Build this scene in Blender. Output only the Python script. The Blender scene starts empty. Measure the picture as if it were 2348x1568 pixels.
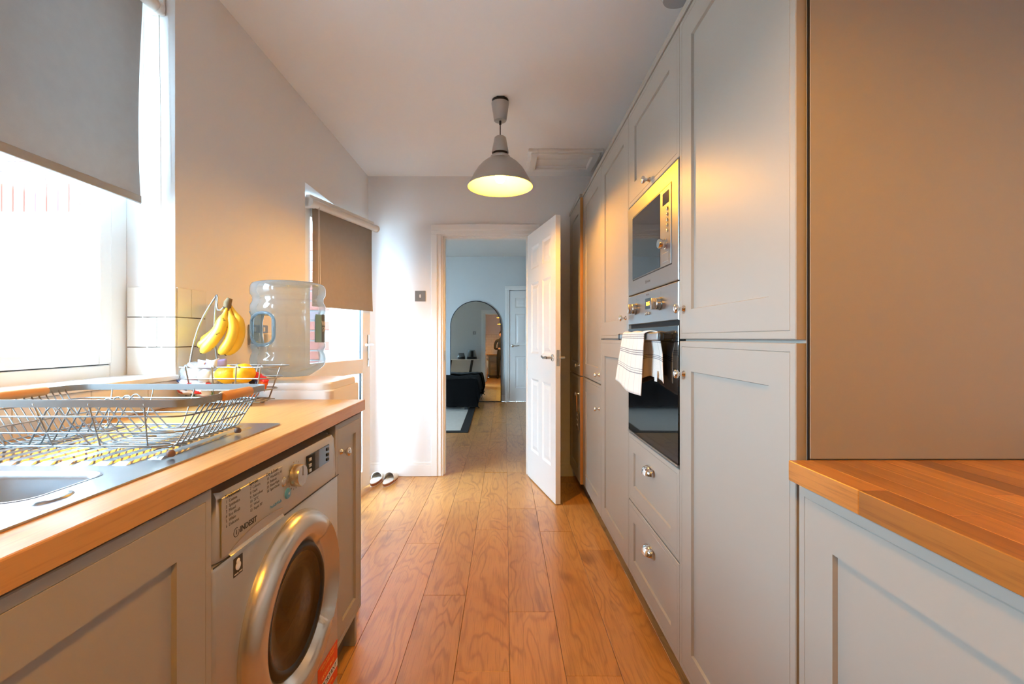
import bpy, bmesh, math, random
from mathutils import Vector, Matrix, Euler, noise
random.seed(7)
SC = bpy.context.scene
COL = SC.collection
PI = math.pi

# ------------------------------------------------------------------ camera, sky, exposure
F_PX, VPX, VPY, EYE = 1050.0, 1158.0, 775.0, 1.145      # frame 2348 x 1568
cam = bpy.data.cameras.new('camera')
cam.sensor_width = 36.0
cam.lens = F_PX / 2348.0 * 36.0
cam.shift_x = (1174.0 - VPX) / 2348.0
cam.shift_y = -(784.0 - VPY) / 2348.0
cam.clip_start = 0.02
cam_o = bpy.data.objects.new('camera', cam)
COL.objects.link(cam_o)
cam_o.location = (0, 0, EYE)
cam_o.rotation_euler = (PI / 2, 0, 0)
SC.camera = cam_o

SKY = 18.5
LAMP = 520.0
w = bpy.data.worlds.new('overcast_sky')
SC.world = w
w.use_nodes = True
bgn = w.node_tree.nodes['Background']
bgn.inputs[0].default_value = (0.62, 0.90, 1.17, 1)
bgn.inputs[1].default_value = SKY

SC.view_settings.view_transform = 'Standard'
SC.view_settings.look = 'None'
SC.view_settings.gamma = 1.0
SC.view_settings.use_curve_mapping = False
SC.view_settings.exposure = 1.2
SC.cycles.max_bounces = 10
SC.cycles.diffuse_bounces = 6
SC.cycles.glossy_bounces = 5
SC.cycles.transparent_max_bounces = 16
SC.cycles.use_denoising = True
SC.cycles.sample_clamp_indirect = 6.0


def portal(name, loc, rot, sx, sy):
    l = bpy.data.lights.new(name, 'AREA')
    l.shape = 'RECTANGLE'; l.size = sx; l.size_y = sy
    l.cycles.is_portal = True
    o = bpy.data.objects.new(name, l); COL.objects.link(o)
    o.location = loc; o.rotation_euler = rot
    return o
# sky portals (they emit nothing; they only guide sky sampling through the openings)
portal('window_portal', (-1.36, 0.99, 1.67), (0, -PI / 2, 0), 1.34, 1.22)
portal('glazed_door_portal', (-1.36, 3.08, 1.0), (0, -PI / 2, 0), 2.0, 0.95)
portal('bedroom_window_portal', (-3.82, 3.66, 1.42), (PI / 2, 0, 0), 1.75, 1.13)

portal('added_bedroom_opening_portal', (-2.2, 3.66, 1.05), (PI / 2, 0, 0), 1.1, 1.9)  # guides sky through the unseen opening added to light the bedroom

# ------------------------------------------------------------------ materials
MATS = {}
def srgb(r, g, b):
    def f(c):
        c /= 255.0
        return c / 12.92 if c <= 0.04045 else ((c + 0.055) / 1.055) ** 2.4
    return (f(r), f(g), f(b), 1.0)

def mat(name, col, rough=0.5, metal=0.0, spec=0.5, bump=0.0, bscale=200.0, vary=0.0, vscale=3.0, coat=0.0, sheen=0.0, emit=None, estr=0.0, trans=0.0, stretch=None):
    m = bpy.data.materials.new(name); m.use_nodes = True
    nt = m.node_tree; p = nt.nodes['Principled BSDF']
    p.inputs['Base Color'].default_value = col
    p.inputs['Roughness'].default_value = rough
    p.inputs['Metallic'].default_value = metal
    p.inputs['Specular IOR Level'].default_value = spec
    p.inputs['Coat Weight'].default_value = coat
    p.inputs['Coat Roughness'].default_value = 0.15
    p.inputs['Sheen Weight'].default_value = sheen
    if emit:
        p.inputs['Emission Color'].default_value = emit
        p.inputs['Emission Strength'].default_value = estr
    if trans:
        p.inputs['Transmission Weight'].default_value = trans
    tc = nt.nodes.new('ShaderNodeTexCoord')
    vec = tc.outputs['Object']
    if stretch:
        mp = nt.nodes.new('ShaderNodeMapping'); mp.inputs['Scale'].default_value = stretch
        nt.links.new(vec, mp.inputs[0]); vec = mp.outputs[0]
    if vary:
        n = nt.nodes.new('ShaderNodeTexNoise'); n.inputs['Scale'].default_value = vscale; n.inputs['Detail'].default_value = 4
        nt.links.new(vec, n.inputs['Vector'])
        mx = nt.nodes.new('ShaderNodeMix'); mx.data_type = 'RGBA'
        mx.inputs[6].default_value = tuple(c * (1 - vary) for c in col[:3]) + (1,)
        mx.inputs[7].default_value = tuple(min(1, c * (1 + vary)) for c in col[:3]) + (1,)
        nt.links.new(n.outputs['Fac'], mx.inputs[0]); nt.links.new(mx.outputs[2], p.inputs['Base Color'])
    if bump:
        n2 = nt.nodes.new('ShaderNodeTexNoise'); n2.inputs['Scale'].default_value = bscale; n2.inputs['Detail'].default_value = 3
        nt.links.new(vec, n2.inputs['Vector'])
        b = nt.nodes.new('ShaderNodeBump'); b.inputs['Strength'].default_value = bump; b.inputs['Distance'].default_value = 0.002
        nt.links.new(n2.outputs['Fac'], b.inputs['Height']); nt.links.new(b.outputs[0], p.inputs['Normal'])
    MATS[name] = m
    return m

def wood(name, light, mid, dark, xs=3.2, ys=0.75, contour=20.0, rough=0.3, random_tone=0.12, line=0.6, fine=1.0, coat=0.0, axis='Y', knots=True):
    """oak: contour lines of a stretched noise field make the cathedral figure, plus fine pores"""
    m = bpy.data.materials.new(name); m.use_nodes = True
    nt = m.node_tree; N = nt.nodes; L = nt.links
    p = N['Principled BSDF']
    tc = N.new('ShaderNodeTexCoord'); oi = N.new('ShaderNodeObjectInfo')
    off = N.new('ShaderNodeVectorMath'); off.operation = 'MULTIPLY_ADD'
    cmb = N.new('ShaderNodeCombineXYZ')
    for i in range(3): L.new(oi.outputs['Random'], cmb.inputs[i])
    L.new(cmb.outputs[0], off.inputs[0]); off.inputs[1].default_value = (37.0, 91.0, 53.0); L.new(tc.outputs['Object'], off.inputs[2])
    def mapped(sx, sy, sz):
        mp = N.new('ShaderNodeMapping')
        mp.inputs['Scale'].default_value = (sx, sy, sz) if axis == 'Y' else (sy, sx, sz)
        L.new(off.outputs[0], mp.inputs[0]); return mp.outputs[0]
    def noise_n(vec, scale, detail, rough_=0.5, dist=0.0):
        n = N.new('ShaderNodeTexNoise'); n.inputs['Scale'].default_value = scale; n.inputs['Detail'].default_value = detail
        n.inputs['Roughness'].default_value = rough_; n.inputs['Distortion'].default_value = dist
        L.new(vec, n.inputs['Vector']); return n.outputs['Fac']
    def math_n(op, a, b=None, c=None):
        n = N.new('ShaderNodeMath'); n.operation = op
        for i, v in enumerate((a, b, c)):
            if v is None: continue
            if isinstance(v, (int, float)): n.inputs[i].default_value = v
            else: L.new(v, n.inputs[i])
        return n.outputs[0]
    def mixc(f, a, b):
        mx = N.new('ShaderNodeMix'); mx.data_type = 'RGBA'
        if isinstance(f, (int, float)): mx.inputs[0].default_value = f
        else: L.new(f, mx.inputs[0])
        for i, v in ((6, a), (7, b)):
            if isinstance(v, tuple): mx.inputs[i].default_value = v
            else: L.new(v, mx.inputs[i])
        return mx.outputs[2]
    low = noise_n(mapped(xs, ys, 1), 2.0, 2.0, 0.45, 0.6)
    wob = noise_n(mapped(xs * 5, ys * 4, 1), 3.0, 2.0)
    fld = math_n('MULTIPLY_ADD', wob, 0.05, low)
    rings = math_n('SINE', math_n('MULTIPLY', fld, contour * 6.2832))
    rings = math_n('POWER', math_n('MULTIPLY_ADD', rings, 0.5, 0.5), 4.0)
    rings = math_n('MULTIPLY', rings, math_n('MULTIPLY_ADD', noise_n(mapped(xs * 1.5, ys * 1.5, 2), 2.5, 2.0), 2.4, -0.5))
    rings = math_n('MAXIMUM', rings, 0.0)
    pores = noise_n(mapped(210, 7, 160), 1.0, 3.0, 0.6)
    tone = noise_n(mapped(xs * 0.8, ys * 1.3, 1), 2.2, 3.0, 0.6)
    kn = noise_n(mapped(5.0, 2.6, 1), 1.25, 1.0)
    c = mixc(tone, light, mid)
    c = mixc(math_n('MULTIPLY', rings, line * 0.55), c, dark)
    pf = N.new('ShaderNodeMapRange'); pf.inputs[1].default_value = 0.5; pf.inputs[2].default_value = 0.78
    L.new(pores, pf.inputs[0])
    c = mixc(math_n('MULTIPLY', pf.outputs[0], 0.42 * fine), c, dark)
    if knots:
        kf = N.new('ShaderNodeMapRange'); kf.inputs[1].default_value = 0.66; kf.inputs[2].default_value = 0.82
        L.new(kn, kf.inputs[0]); c = mixc(math_n('MULTIPLY', kf.outputs[0], 0.75), c, dark)
    hsv = N.new('ShaderNodeHueSaturation')
    L.new(math_n('MULTIPLY_ADD', oi.outputs['Random'], random_tone * 2, 1.0 - random_tone), hsv.inputs['Value'])
    L.new(c, hsv.inputs['Color']); L.new(hsv.outputs[0], p.inputs['Base Color'])
    p.inputs['Roughness'].default_value = rough
    p.inputs['Coat Weight'].default_value = coat; p.inputs['Coat Roughness'].default_value = 0.25
    b = N.new('ShaderNodeBump'); b.inputs['Strength'].default_value = 0.12; b.inputs['Distance'].default_value = 0.001
    L.new(pores, b.inputs['Height']); L.new(b.outputs[0], p.inputs['Normal'])
    MATS[name] = m
    return m

def pane_mat(name, tint, gloss=0.08, milk=0.0, milkcol=(0.8, 0.85, 0.9, 1), edge=1.0):
    """thin clear sheet: straight-through transmission plus a fresnel reflection (and optional milkiness)"""
    m = bpy.data.materials.new(name); m.use_nodes = True
    nt = m.node_tree; N = nt.nodes; L = nt.links
    N.remove(N['Principled BSDF']); out = N['Material Output']
    tr = N.new('ShaderNodeBsdfTransparent'); tr.inputs[0].default_value = tint
    gl = N.new('ShaderNodeBsdfGlossy'); gl.inputs['Roughness'].default_value = gloss
    lwt = N.new('ShaderNodeLayerWeight'); lwt.inputs[0].default_value = 0.5
    pw = N.new('ShaderNodeMath'); pw.operation = 'POWER'; L.new(lwt.outputs['Facing'], pw.inputs[0]); pw.inputs[1].default_value = 4.0
    lw = N.new('ShaderNodeMath'); lw.operation = 'MULTIPLY_ADD'; L.new(pw.outputs[0], lw.inputs[0]); lw.inputs[1].default_value = 0.9; lw.inputs[2].default_value = 0.04
    mx = N.new('ShaderNodeMixShader')
    L.new(lw.outputs[0], mx.inputs[0]); L.new(gl.outputs[0], mx.inputs[2])
    if milk:
        df = N.new('ShaderNodeBsdfTranslucent'); df.inputs[0].default_value = milkcol
        d2 = N.new('ShaderNodeBsdfDiffuse'); d2.inputs[0].default_value = milkcol
        ad = N.new('ShaderNodeMixShader'); ad.inputs[0].default_value = 0.5; L.new(df.outputs[0], ad.inputs[1]); L.new(d2.outputs[0], ad.inputs[2])
        m2 = N.new('ShaderNodeMixShader'); L.new(tr.outputs[0], m2.inputs[1]); L.new(ad.outputs[0], m2.inputs[2])
        ly = N.new('ShaderNodeLayerWeight'); ly.inputs[0].default_value = 0.35
        mm = N.new('ShaderNodeMath'); mm.operation = 'MULTIPLY_ADD'; L.new(ly.outputs['Facing'], mm.inputs[0]); mm.inputs[1].default_value = 0.6 * edge; mm.inputs[2].default_value = milk
        L.new(mm.outputs[0], m2.inputs[0])
        L.new(m2.outputs[0], mx.inputs[1])
    else:
        L.new(tr.outputs[0], mx.inputs[1])
    L.new(mx.outputs[0], out.inputs[0])
    MATS[name] = m
    return m

def fabric(name, col, translucent=0.25, bump=0.25, bscale=900.0):
    m = mat(name, col, rough=0.9, spec=0.1, bump=bump, bscale=bscale, vary=0.06, vscale=30)
    nt = m.node_tree; N = nt.nodes; L = nt.links; p = N['Principled BSDF']; out = N['Material Output']
    t = N.new('ShaderNodeBsdfTranslucent'); t.inputs[0].default_value = col
    mx = N.new('ShaderNodeMixShader'); mx.inputs[0].default_value = translucent
    L.new(p.outputs[0], mx.inputs[1]); L.new(t.outputs[0], mx.inputs[2]); L.new(mx.outputs[0], out.inputs[0])
    return m

WALL = mat('white_wall_paint', srgb(227, 226, 224), rough=0.75, spec=0.25, bump=0.05, bscale=60, vary=0.015, vscale=1.5)
WALLG = mat('pale_grey_bedroom_paint', srgb(204, 206, 206), rough=0.8, spec=0.2, bump=0.05, bscale=60, vary=0.015)
CEIL = mat('ceiling_paint', srgb(231, 230, 228), rough=0.85, spec=0.2, bump=0.04, bscale=40)
GLOSSW = mat('white_gloss_paint', srgb(232, 231, 228), rough=0.3, spec=0.5)
UPVC = mat('white_plastic_frame', srgb(236, 238, 238), rough=0.28, spec=0.5)
CAB = mat('taupe_cabinet_paint', srgb(160, 154, 143), rough=0.42, spec=0.45, bump=0.015, bscale=300, vary=0.012, vscale=6)
PLINTH = mat('dark_plinth', srgb(120, 100, 80), rough=0.6)
DARK = mat('dark_gap_fill', srgb(22, 20, 18), rough=0.8)
STEEL = mat('brushed_steel', srgb(160, 161, 161), rough=0.36, metal=1.0, bump=0.03, bscale=90, stretch=(1, 1, 30))
SINKS = mat('satin_sink_steel', srgb(172, 178, 182), rough=0.3, metal=1.0, bump=0.03, bscale=400, vary=0.04, vscale=25)
CHROME = mat('chrome', srgb(226, 226, 226), rough=0.08, metal=1.0)
NICKEL = mat('satin_nickel', srgb(200, 196, 188), rough=0.24, metal=1.0)
SILVER = mat('silver_machine_paint', srgb(186, 182, 174), rough=0.33, metal=0.55, spec=0.5)
SILVERR = mat('silver_door_ring', srgb(205, 200, 190), rough=0.25, metal=0.75)
BLACKG = mat('black_glass', srgb(9, 9, 10), rough=0.03, spec=0.75, coat=0.3)
GREYG = mat('grey_mirror_glass', srgb(52, 56, 58), rough=0.04, spec=0.9, metal=0.35)
BLACKP = mat('black_plastic', srgb(18, 18, 18), rough=0.4)
GREYP = mat('grey_plastic', srgb(120, 120, 118), rough=0.45)
WHITEP = mat('white_plastic', srgb(228, 224, 216), rough=0.38)
TILE = mat('white_gloss_tile', srgb(226, 222, 213), rough=0.14, spec=0.5, vary=0.02, vscale=4)
GROUT = mat('grout', srgb(120, 108, 96), rough=0.9)
INK = mat('dark_print', srgb(48, 46, 46), rough=0.6)
INKG = mat('grey_print', srgb(112, 110, 108), rough=0.6)
INKB = mat('blue_print', srgb(80, 150, 190), rough=0.6)
INKW = mat('white_print', srgb(235, 232, 226), rough=0.6)
INKY = mat('pale_orange_print', srgb(250, 190, 110), rough=0.6)
ORANGE = mat('orange_sticker', srgb(232, 74, 14), rough=0.45)
WIRE = mat('grey_coated_wire', srgb(142, 146, 146), rough=0.4, metal=0.5)
WIREW = mat('pale_silver_wire', srgb(160, 160, 156), rough=0.3, metal=0.7)
ALU = mat('spun_aluminium', srgb(186, 184, 180), rough=0.36, metal=0.85)
SHADEIN = mat('shade_inner_cream', srgb(238, 218, 158), rough=0.5)
GLASS = pane_mat('window_glass', (0.97, 0.985, 0.985, 1), gloss=0.0)
BOTTLE = pane_mat('bottle_plastic', (0.84, 0.91, 0.95, 1), gloss=0.06, milk=0.16, milkcol=(0.50, 0.62, 0.70, 1))
BOTTLEH = pane_mat('bottle_grip_plastic', (0.62, 0.76, 0.84, 1), gloss=0.05, milk=0.25, milkcol=(0.42, 0.56, 0.66, 1))
BLIND = fabric('grey_blind_fabric', srgb(164, 161, 156), translucent=0.02)
BLIND2 = fabric('taupe_blind_fabric', srgb(150, 140, 128), translucent=0.015)
CURT = fabric('white_blind_outside', srgb(236, 238, 236), translucent=0.5)
BULB = mat('warm_bulb', (1, 0.6, 0.2, 1), emit=(1.0, 0.445, 0.03, 1), estr=LAMP)
OAKF = wood('oak_floor_laminate', srgb(216, 162, 92), srgb(186, 126, 60), srgb(122, 72, 30), xs=3.4, ys=0.75, contour=10.0, rough=0.3, random_tone=0.07, line=0.78, fine=1.1, coat=0.25)
OAKL = wood('pale_oak_worktop', srgb(206, 158, 92), srgb(190, 136, 70), srgb(138, 88, 38), xs=6.0, ys=0.35, contour=6.0, rough=0.34, random_tone=0.0, line=0.3, fine=1.0, knots=False)
OAKR = wood('oak_stave_worktop', srgb(202, 134, 54), srgb(168, 98, 32), srgb(92, 46, 14), xs=7.0, ys=0.5, contour=5.0, rough=0.36, random_tone=0.36, line=0.35, fine=1.2, knots=False)
BEECH = wood('beech_handle', srgb(216, 158, 92), srgb(200, 138, 72), srgb(150, 92, 44), xs=12, ys=2, contour=4.0, rough=0.45, random_tone=0.05, line=0.3, fine=0.6, knots=False)
BRICK = mat('red_brick', srgb(142, 72, 58), rough=0.9, vary=0.3, vscale=9, bump=0.3, bscale=60)
BRICK2 = mat('grey_red_brick', srgb(112, 88, 88), rough=0.9, vary=0.3, vscale=9, bump=0.3, bscale=60)
MORTAR = mat('pale_mortar', srgb(150, 146, 140), rough=0.95, vary=0.08, vscale=20)
CONC = mat('pale_concrete', srgb(176, 174, 170), rough=0.9, vary=0.1, vscale=3)
BLACKF = mat('black_throw_fabric', srgb(9, 9, 10), rough=0.9, spec=0.1, sheen=0.0, bump=0.5, bscale=120)
RUGW = mat('cream_rug_pile', srgb(206, 204, 196), rough=0.95, bump=0.4, bscale=250, vary=0.1, vscale=18)
RUGB = mat('black_rug_border', srgb(20, 20, 20), rough=0.95, bump=0.4, bscale=250)
MIRROR = mat('mirror_glass', srgb(226, 230, 228), rough=0.0, metal=1.0)
BROWN = mat('cork_brown', srgb(140, 84, 44), rough=0.8, vary=0.2, vscale=80)
SHOEW = mat('white_shoe_leather', srgb(224, 220, 212), rough=0.5)
SHOEB = mat('shoe_lining', srgb(120, 96, 76), rough=0.8)
EDGEB = mat('orange_brown_edge', srgb(176, 122, 62), rough=0.7, vary=0.15, vscale=30)

# ------------------------------------------------------------------ geometry helpers
def P(px, py, y):
    """world point seen at pixel (px, py) at depth y"""
    return Vector(((px - VPX) * y / F_PX, y, EYE - (py - VPY) * y / F_PX))

def finish(bm, smooth=None):
    bmesh.ops.recalc_face_normals(bm, faces=bm.faces)
    if smooth is not None:
        a = math.radians(smooth)
        for f in bm.faces: f.smooth = True
        for e in bm.edges:
            if len(e.link_faces) == 2:
                if e.calc_face_angle(0) > a: e.smooth = False

def wloc(o):
    v = Vector(o.location)
    p = o.parent
    while p:
        v += Vector(p.location); p = p.parent
    return v

def link(name, me, m, parent=None, loc=(0, 0, 0)):
    o = bpy.data.objects.new(name, me)
    COL.objects.link(o)
    o.location = loc
    if parent: o.parent = parent
    if m is not None and len(me.materials) == 0: me.materials.append(m)
    return o

def mk(name, bm, m, parent=None, smooth=None, world=True, recalc=True):
    """link a bmesh built in world coordinates as ONE mesh object (a part if parent is given)"""
    if recalc: finish(bm, smooth)
    elif smooth is not None:
        for f in bm.faces: f.smooth = True
    me = bpy.data.meshes.new(name)
    if parent is not None and world:
        bmesh.ops.translate(bm, verts=bm.verts, vec=-wloc(parent))
    elif parent is None and world:
        zs = [v.co for v in bm.verts]
        c = Vector((sum((min(v[i] for v in zs), max(v[i] for v in zs))) / 2 for i in range(3)))
        c.z = min(v.z for v in zs)
        bmesh.ops.translate(bm, verts=bm.verts, vec=-c)
        bm.to_mesh(me); bm.free()
        ms = m if isinstance(m, (list, tuple)) else [m]
        for q in ms: me.materials.append(q)
        return link(name, me, None, None, c)
    bm.to_mesh(me); bm.free()
    ms = m if isinstance(m, (list, tuple)) else [m]
    for q in ms: me.materials.append(q)
    return link(name, me, None, parent)

def thing(name, label, cat, loc=(0, 0, 0), group=None, rotz=0.0):
    o = bpy.data.objects.new(name, None); COL.objects.link(o)
    o.empty_display_size = 0.05
    o.location = loc; o.rotation_euler = (0, 0, rotz)
    tag(o, label, cat, group)
    return o

def tag(o, label, cat=None, group=None, kind=None):
    if label: o['label'] = label
    if cat: o['category'] = cat
    if group: o['group'] = group
    if kind: o['kind'] = kind
    return o

def struct(o, label, cat):
    return tag(o, label, cat, kind='structure')

def box(bm, x0, x1, y0, y1, z0, z1, mi=0):
    vs = [bm.verts.new((x, y, z)) for x in (x0, x1) for y in (y0, y1) for z in (z0, z1)]
    for q in ((0, 1, 3, 2), (4, 6, 7, 5), (0, 4, 5, 1), (2, 3, 7, 6), (0, 2, 6, 4), (1, 5, 7, 3)):
        f = bm.faces.new([vs[i] for i in q]); f.material_index = mi
    return vs

def bbox(bm, x0, x1, y0, y1, z0, z1, b=0.002, seg=2, mi=0):
    t = bmesh.new(); box(t, x0, x1, y0, y1, z0, z1)
    bmesh.ops.recalc_face_normals(t, faces=t.faces)
    if b > 0:
        bmesh.ops.bevel(t, geom=list(t.edges), offset=b, segments=seg, affect='EDGES', profile=0.5)
    for f in t.faces: f.material_index = mi
    add(bm, t)

def add(bm, t, M=None, mi=None):
    me = bpy.data.meshes.new('tmp')
    if M is not None: bmesh.ops.transform(t, matrix=M, verts=t.verts)
    if mi is not None:
        for f in t.faces: f.material_index = mi
    t.to_mesh(me); t.free(); bm.from_mesh(me); bpy.data.meshes.remove(me)

def tube(bm, pts, r, seg=6, closed=False, cap=True, mi=0):
    """round bar along a polyline; r may be a list"""
    pts = [Vector(p) for p in pts]
    n = len(pts)
    rs = r if isinstance(r, (list, tuple)) else [r] * n
    tang = []
    for i in range(n):
        if closed: t = pts[(i + 1) % n] - pts[i - 1]
        else: t = pts[min(i + 1, n - 1)] - pts[max(i - 1, 0)]
        tang.append(t.normalized() if t.length > 1e-9 else Vector((0, 0, 1)))
    up = Vector((0, 0, 1)) if abs(tang[0].z) < 0.9 else Vector((1, 0, 0))
    nrm = (up - tang[0] * up.dot(tang[0])).normalized()
    rings = []
    for i in range(n):
        nrm = nrm - tang[i] * nrm.dot(tang[i])
        if nrm.length < 1e-6: nrm = tang[i].orthogonal()
        nrm.normalize(); bn = tang[i].cross(nrm)
        rings.append([bm.verts.new(pts[i] + (nrm * math.cos(2 * PI * k / seg) + bn * math.sin(2 * PI * k / seg)) * rs[i]) for k in range(seg)])
    for i in range(n if closed else n - 1):
        a, b = rings[i], rings[(i + 1) % n]
        for k in range(seg):
            f = bm.faces.new((a[k], a[(k + 1) % seg], b[(k + 1) % seg], b[k])); f.smooth = True; f.material_index = mi
    if cap and not closed:
        f = bm.faces.new(rings[0][::-1]); f.material_index = mi
        f = bm.faces.new(rings[-1]); f.material_index = mi

def lathe(bm, prof, c=(0, 0, 0), axis='Z', seg=32, mi=0, closed_ends=True, a0=0.0, a1=2 * PI):
    """prof: list of (radius, t) along the axis"""
    c = Vector(c); full = abs(a1 - a0 - 2 * PI) < 1e-6
    rings = []
    for r, t in prof:
        ring = []
        if r < 1e-6:
            v = bm.verts.new(c + {'X': Vector((t, 0, 0)), 'Y': Vector((0, t, 0)), 'Z': Vector((0, 0, t))}[axis]); ring = [v]
        else:
            for k in range(seg if full else seg + 1):
                a = a0 + (a1 - a0) * k / seg
                u, v_ = r * math.cos(a), r * math.sin(a)
                q = {'X': (t, u, v_), 'Y': (v_, t, u), 'Z': (u, v_, t)}[axis]
                ring.append(bm.verts.new(c + Vector(q)))
        rings.append(ring)
    for a, b in zip(rings, rings[1:]):
        n = max(len(a), len(b)); cnt = n if full else n - 1
        if len(a) == 1 and len(b) == 1: continue
        for k in range(cnt):
            k2 = (k + 1) % n
            if len(a) == 1: f = bm.faces.new((a[0], b[k2], b[k]))
            elif len(b) == 1: f = bm.faces.new((a[k], a[k2], b[0]))
            else: f = bm.faces.new((a[k], a[k2], b[k2], b[k]))
            f.smooth = True; f.material_index = mi
    if closed_ends and full:
        for ring in (rings[0], rings[-1]):
            if len(ring) > 2:
                f = bm.faces.new(ring); f.material_index = mi

def nested(bm, y0, y1, z0, z1, xf, s, rings, mi=0, back=True, capmi=None):
    """panelled board in a plane x = const. s: +1 faces +x, -1 faces -x. rings: (inset, depth behind front)"""
    prev = None
    for ins, dep in rings:
        x = xf - s * dep
        cur = [bm.verts.new(q) for q in ((x, y0 + ins, z0 + ins), (x, y1 - ins, z0 + ins), (x, y1 - ins, z1 - ins), (x, y0 + ins, z1 - ins))]
        if prev:
            for k in range(4):
                f = bm.faces.new((prev[k], prev[(k + 1) % 4], cur[(k + 1) % 4], cur[k])); f.material_index = mi
        elif back:
            f = bm.faces.new(cur[::-1]); f.material_index = mi
        prev = cur
    f = bm.faces.new(prev); f.material_index = mi if capmi is None else capmi

def shaker(bm, y0, y1, z0, z1, xf, s, t=0.02, fr=0.09):
    fr = min(fr, (z1 - z0) * 0.3, (y1 - y0) * 0.34)
    nested(bm, y0, y1, z0, z1, xf, s, [(0, t), (0, 0.0018), (0.0018, 0), (0.0165, 0), (0.0176, 0.0016), (0.0187, 0), (fr, 0), (fr + 0.0025, 0.0075)])

def rrect(x0, x1, y0, y1, r, n=6):
    pts = []
    for cx, cy, a in ((x1 - r, y1 - r, 0), (x0 + r, y1 - r, PI / 2), (x0 + r, y0 + r, PI), (x1 - r, y0 + r, 1.5 * PI)):
        for k in range(n + 1):
            b = a + PI / 2 * k / n
            pts.append((cx + r * math.cos(b), cy + r * math.sin(b)))
    return pts

def plate(bm, outer, holes, z0, z1, mi=0):
    """flat plate with holes in the XY plane between z0 and z1"""
    loops = [outer] + holes
    for z in (z0, z1):
        edges = []
        for lp in loops:
            vs = [bm.verts.new((x, y, z)) for x, y in lp]
            edges += [bm.edges.new((vs[i], vs[(i + 1) % len(vs)])) for i in range(len(vs))]
        r = bmesh.ops.triangle_fill(bm, use_beauty=True, use_dissolve=False, edges=edges)
        for g in r['geom']:
            if isinstance(g, bmesh.types.BMFace): g.material_index = mi
    for lp in loops:
        a = [bm.verts.new((x, y, z0)) for x, y in lp]; b = [bm.verts.new((x, y, z1)) for x, y in lp]
        for i in range(len(lp)):
            j = (i + 1) % len(lp)
            f = bm.faces.new((a[i], a[j], b[j], b[i])); f.material_index = mi
    bmesh.ops.remove_doubles(bm, verts=bm.verts, dist=1e-5)

def text_mesh(s, size, extrude=0.0002, align='LEFT', bold=0.0):
    cu = bpy.data.curves.new('txt', 'FONT'); cu.body = s; cu.size = size; cu.extrude = extrude; cu.align_x = align; cu.align_y = 'CENTER'
    cu.offset = bold; cu.resolution_u = 3
    o = bpy.data.objects.new('txt', cu); COL.objects.link(o)
    dg = bpy.context.evaluated_depsgraph_get()
    me = bpy.data.meshes.new_from_object(o.evaluated_get(dg))
    bpy.data.objects.remove(o); bpy.data.curves.remove(cu)
    return me

def text_on(bm, s, size, origin, right, up, align='LEFT', bold=0.0, mi=0):
    me = text_mesh(s, size, align=align, bold=bold)
    t = bmesh.new(); t.from_mesh(me); bpy.data.meshes.remove(me)
    r = Vector(right).normalized(); u = Vector(up).normalized(); n = r.cross(u)
    M = Matrix(((r.x, u.x, n.x, origin[0]), (r.y, u.y, n.y, origin[1]), (r.z, u.z, n.z, origin[2]), (0, 0, 0, 1)))
    add(bm, t, M, mi)

def knob_bm(x, y, z, s):
    bm = bmesh.new()
    lathe(bm, [(0.0, 0.0), (0.0105, 0.0), (0.0105, s * 0.002), (0.0075, s * 0.005), (0.0055, s * 0.011), (0.0065, s * 0.017), (0.0135, s * 0.022), (0.0148, s * 0.027), (0.0125, s * 0.031), (0.006, s * 0.0335), (0.0, s * 0.034)], (x, y, z), 'X', 20)
    return bm

def cup_bm(x, y, z, s, a=0.042, h=0.034, d=0.03):
    bm = bmesh.new()
    nu, nv = 20, 8
    for off in (0.0, 0.0016):
        g = []
        for i in range(nu + 1):
            th = PI * i / nu; row = []
            for j in range(nv + 1):
                ph = PI / 2 * j / nv
                st = max(math.sin(th), 0.001) ** 0.75
                row.append(bm.verts.new((x + s * (d - off) * math.sin(ph) * st, y + (a - off) * math.cos(th), z + (h - off) * math.cos(ph) * st)))
            g.append(row)
        for i in range(nu):
            for j in range(nv):
                f = bm.faces.new((g[i][j], g[i + 1][j], g[i + 1][j + 1], g[i][j + 1])); f.smooth = True
    return bm

def copy_piece(src, parent, loc, rot=None, scale=None, name=None):
    o = src.copy(); COL.objects.link(o)
    if name: o.name = name
    o.parent = parent; o.location = loc
    if rot: o.rotation_euler = rot
    if scale: o.scale = scale
    return o

def piece_mesh(name, sx, sy, sz, b, m, seg=1):
    bm = bmesh.new(); bbox(bm, -sx / 2, sx / 2, -sy / 2, sy / 2, -sz / 2, sz / 2, b, seg)
    finish(bm); me = bpy.data.meshes.new(name); bm.to_mesh(me); bm.free(); me.materials.append(m)
    return me

# ================================================================== THE SETTING
XL, XR, YB, YF, ZC = -1.135, 1.16, -1.85, 3.80, 2.487
WX = -1.37                                 # outer face of the window wall
WY0, WY1, WZ0, WZ1 = 0.40, 1.575, 1.015, 2.33
DY0, DY1, DZ1 = 2.60, 3.57, 2.03           # glazed door opening
FY0 = 3.62                                 # outer brick face of the house behind
BX0, BX1, BY1, BZ = -4.9, 1.9, 8.28, 2.62  # bedroom

# --- wall with window and glazed door
bm = bmesh.new()
box(bm, WX, XL, YB - 0.1, WY0, 0, ZC + 0.1)
box(bm, WX, XL, WY0, WY1, 0, WZ0 - 0.012)
box(bm, WX, XL, WY0, WY1, WZ1, ZC + 0.1)
box(bm, WX, XL, WY1, DY0, 0, ZC + 0.1)
box(bm, WX, XL, DY0, DY1, DZ1, ZC + 0.1)
box(bm, WX, XL, DY1, YF, 0, ZC + 0.1)
wall_left = struct(mk('wall_left', bm, WALL), 'white painted kitchen wall with the window and the glazed door', 'wall')

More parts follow.
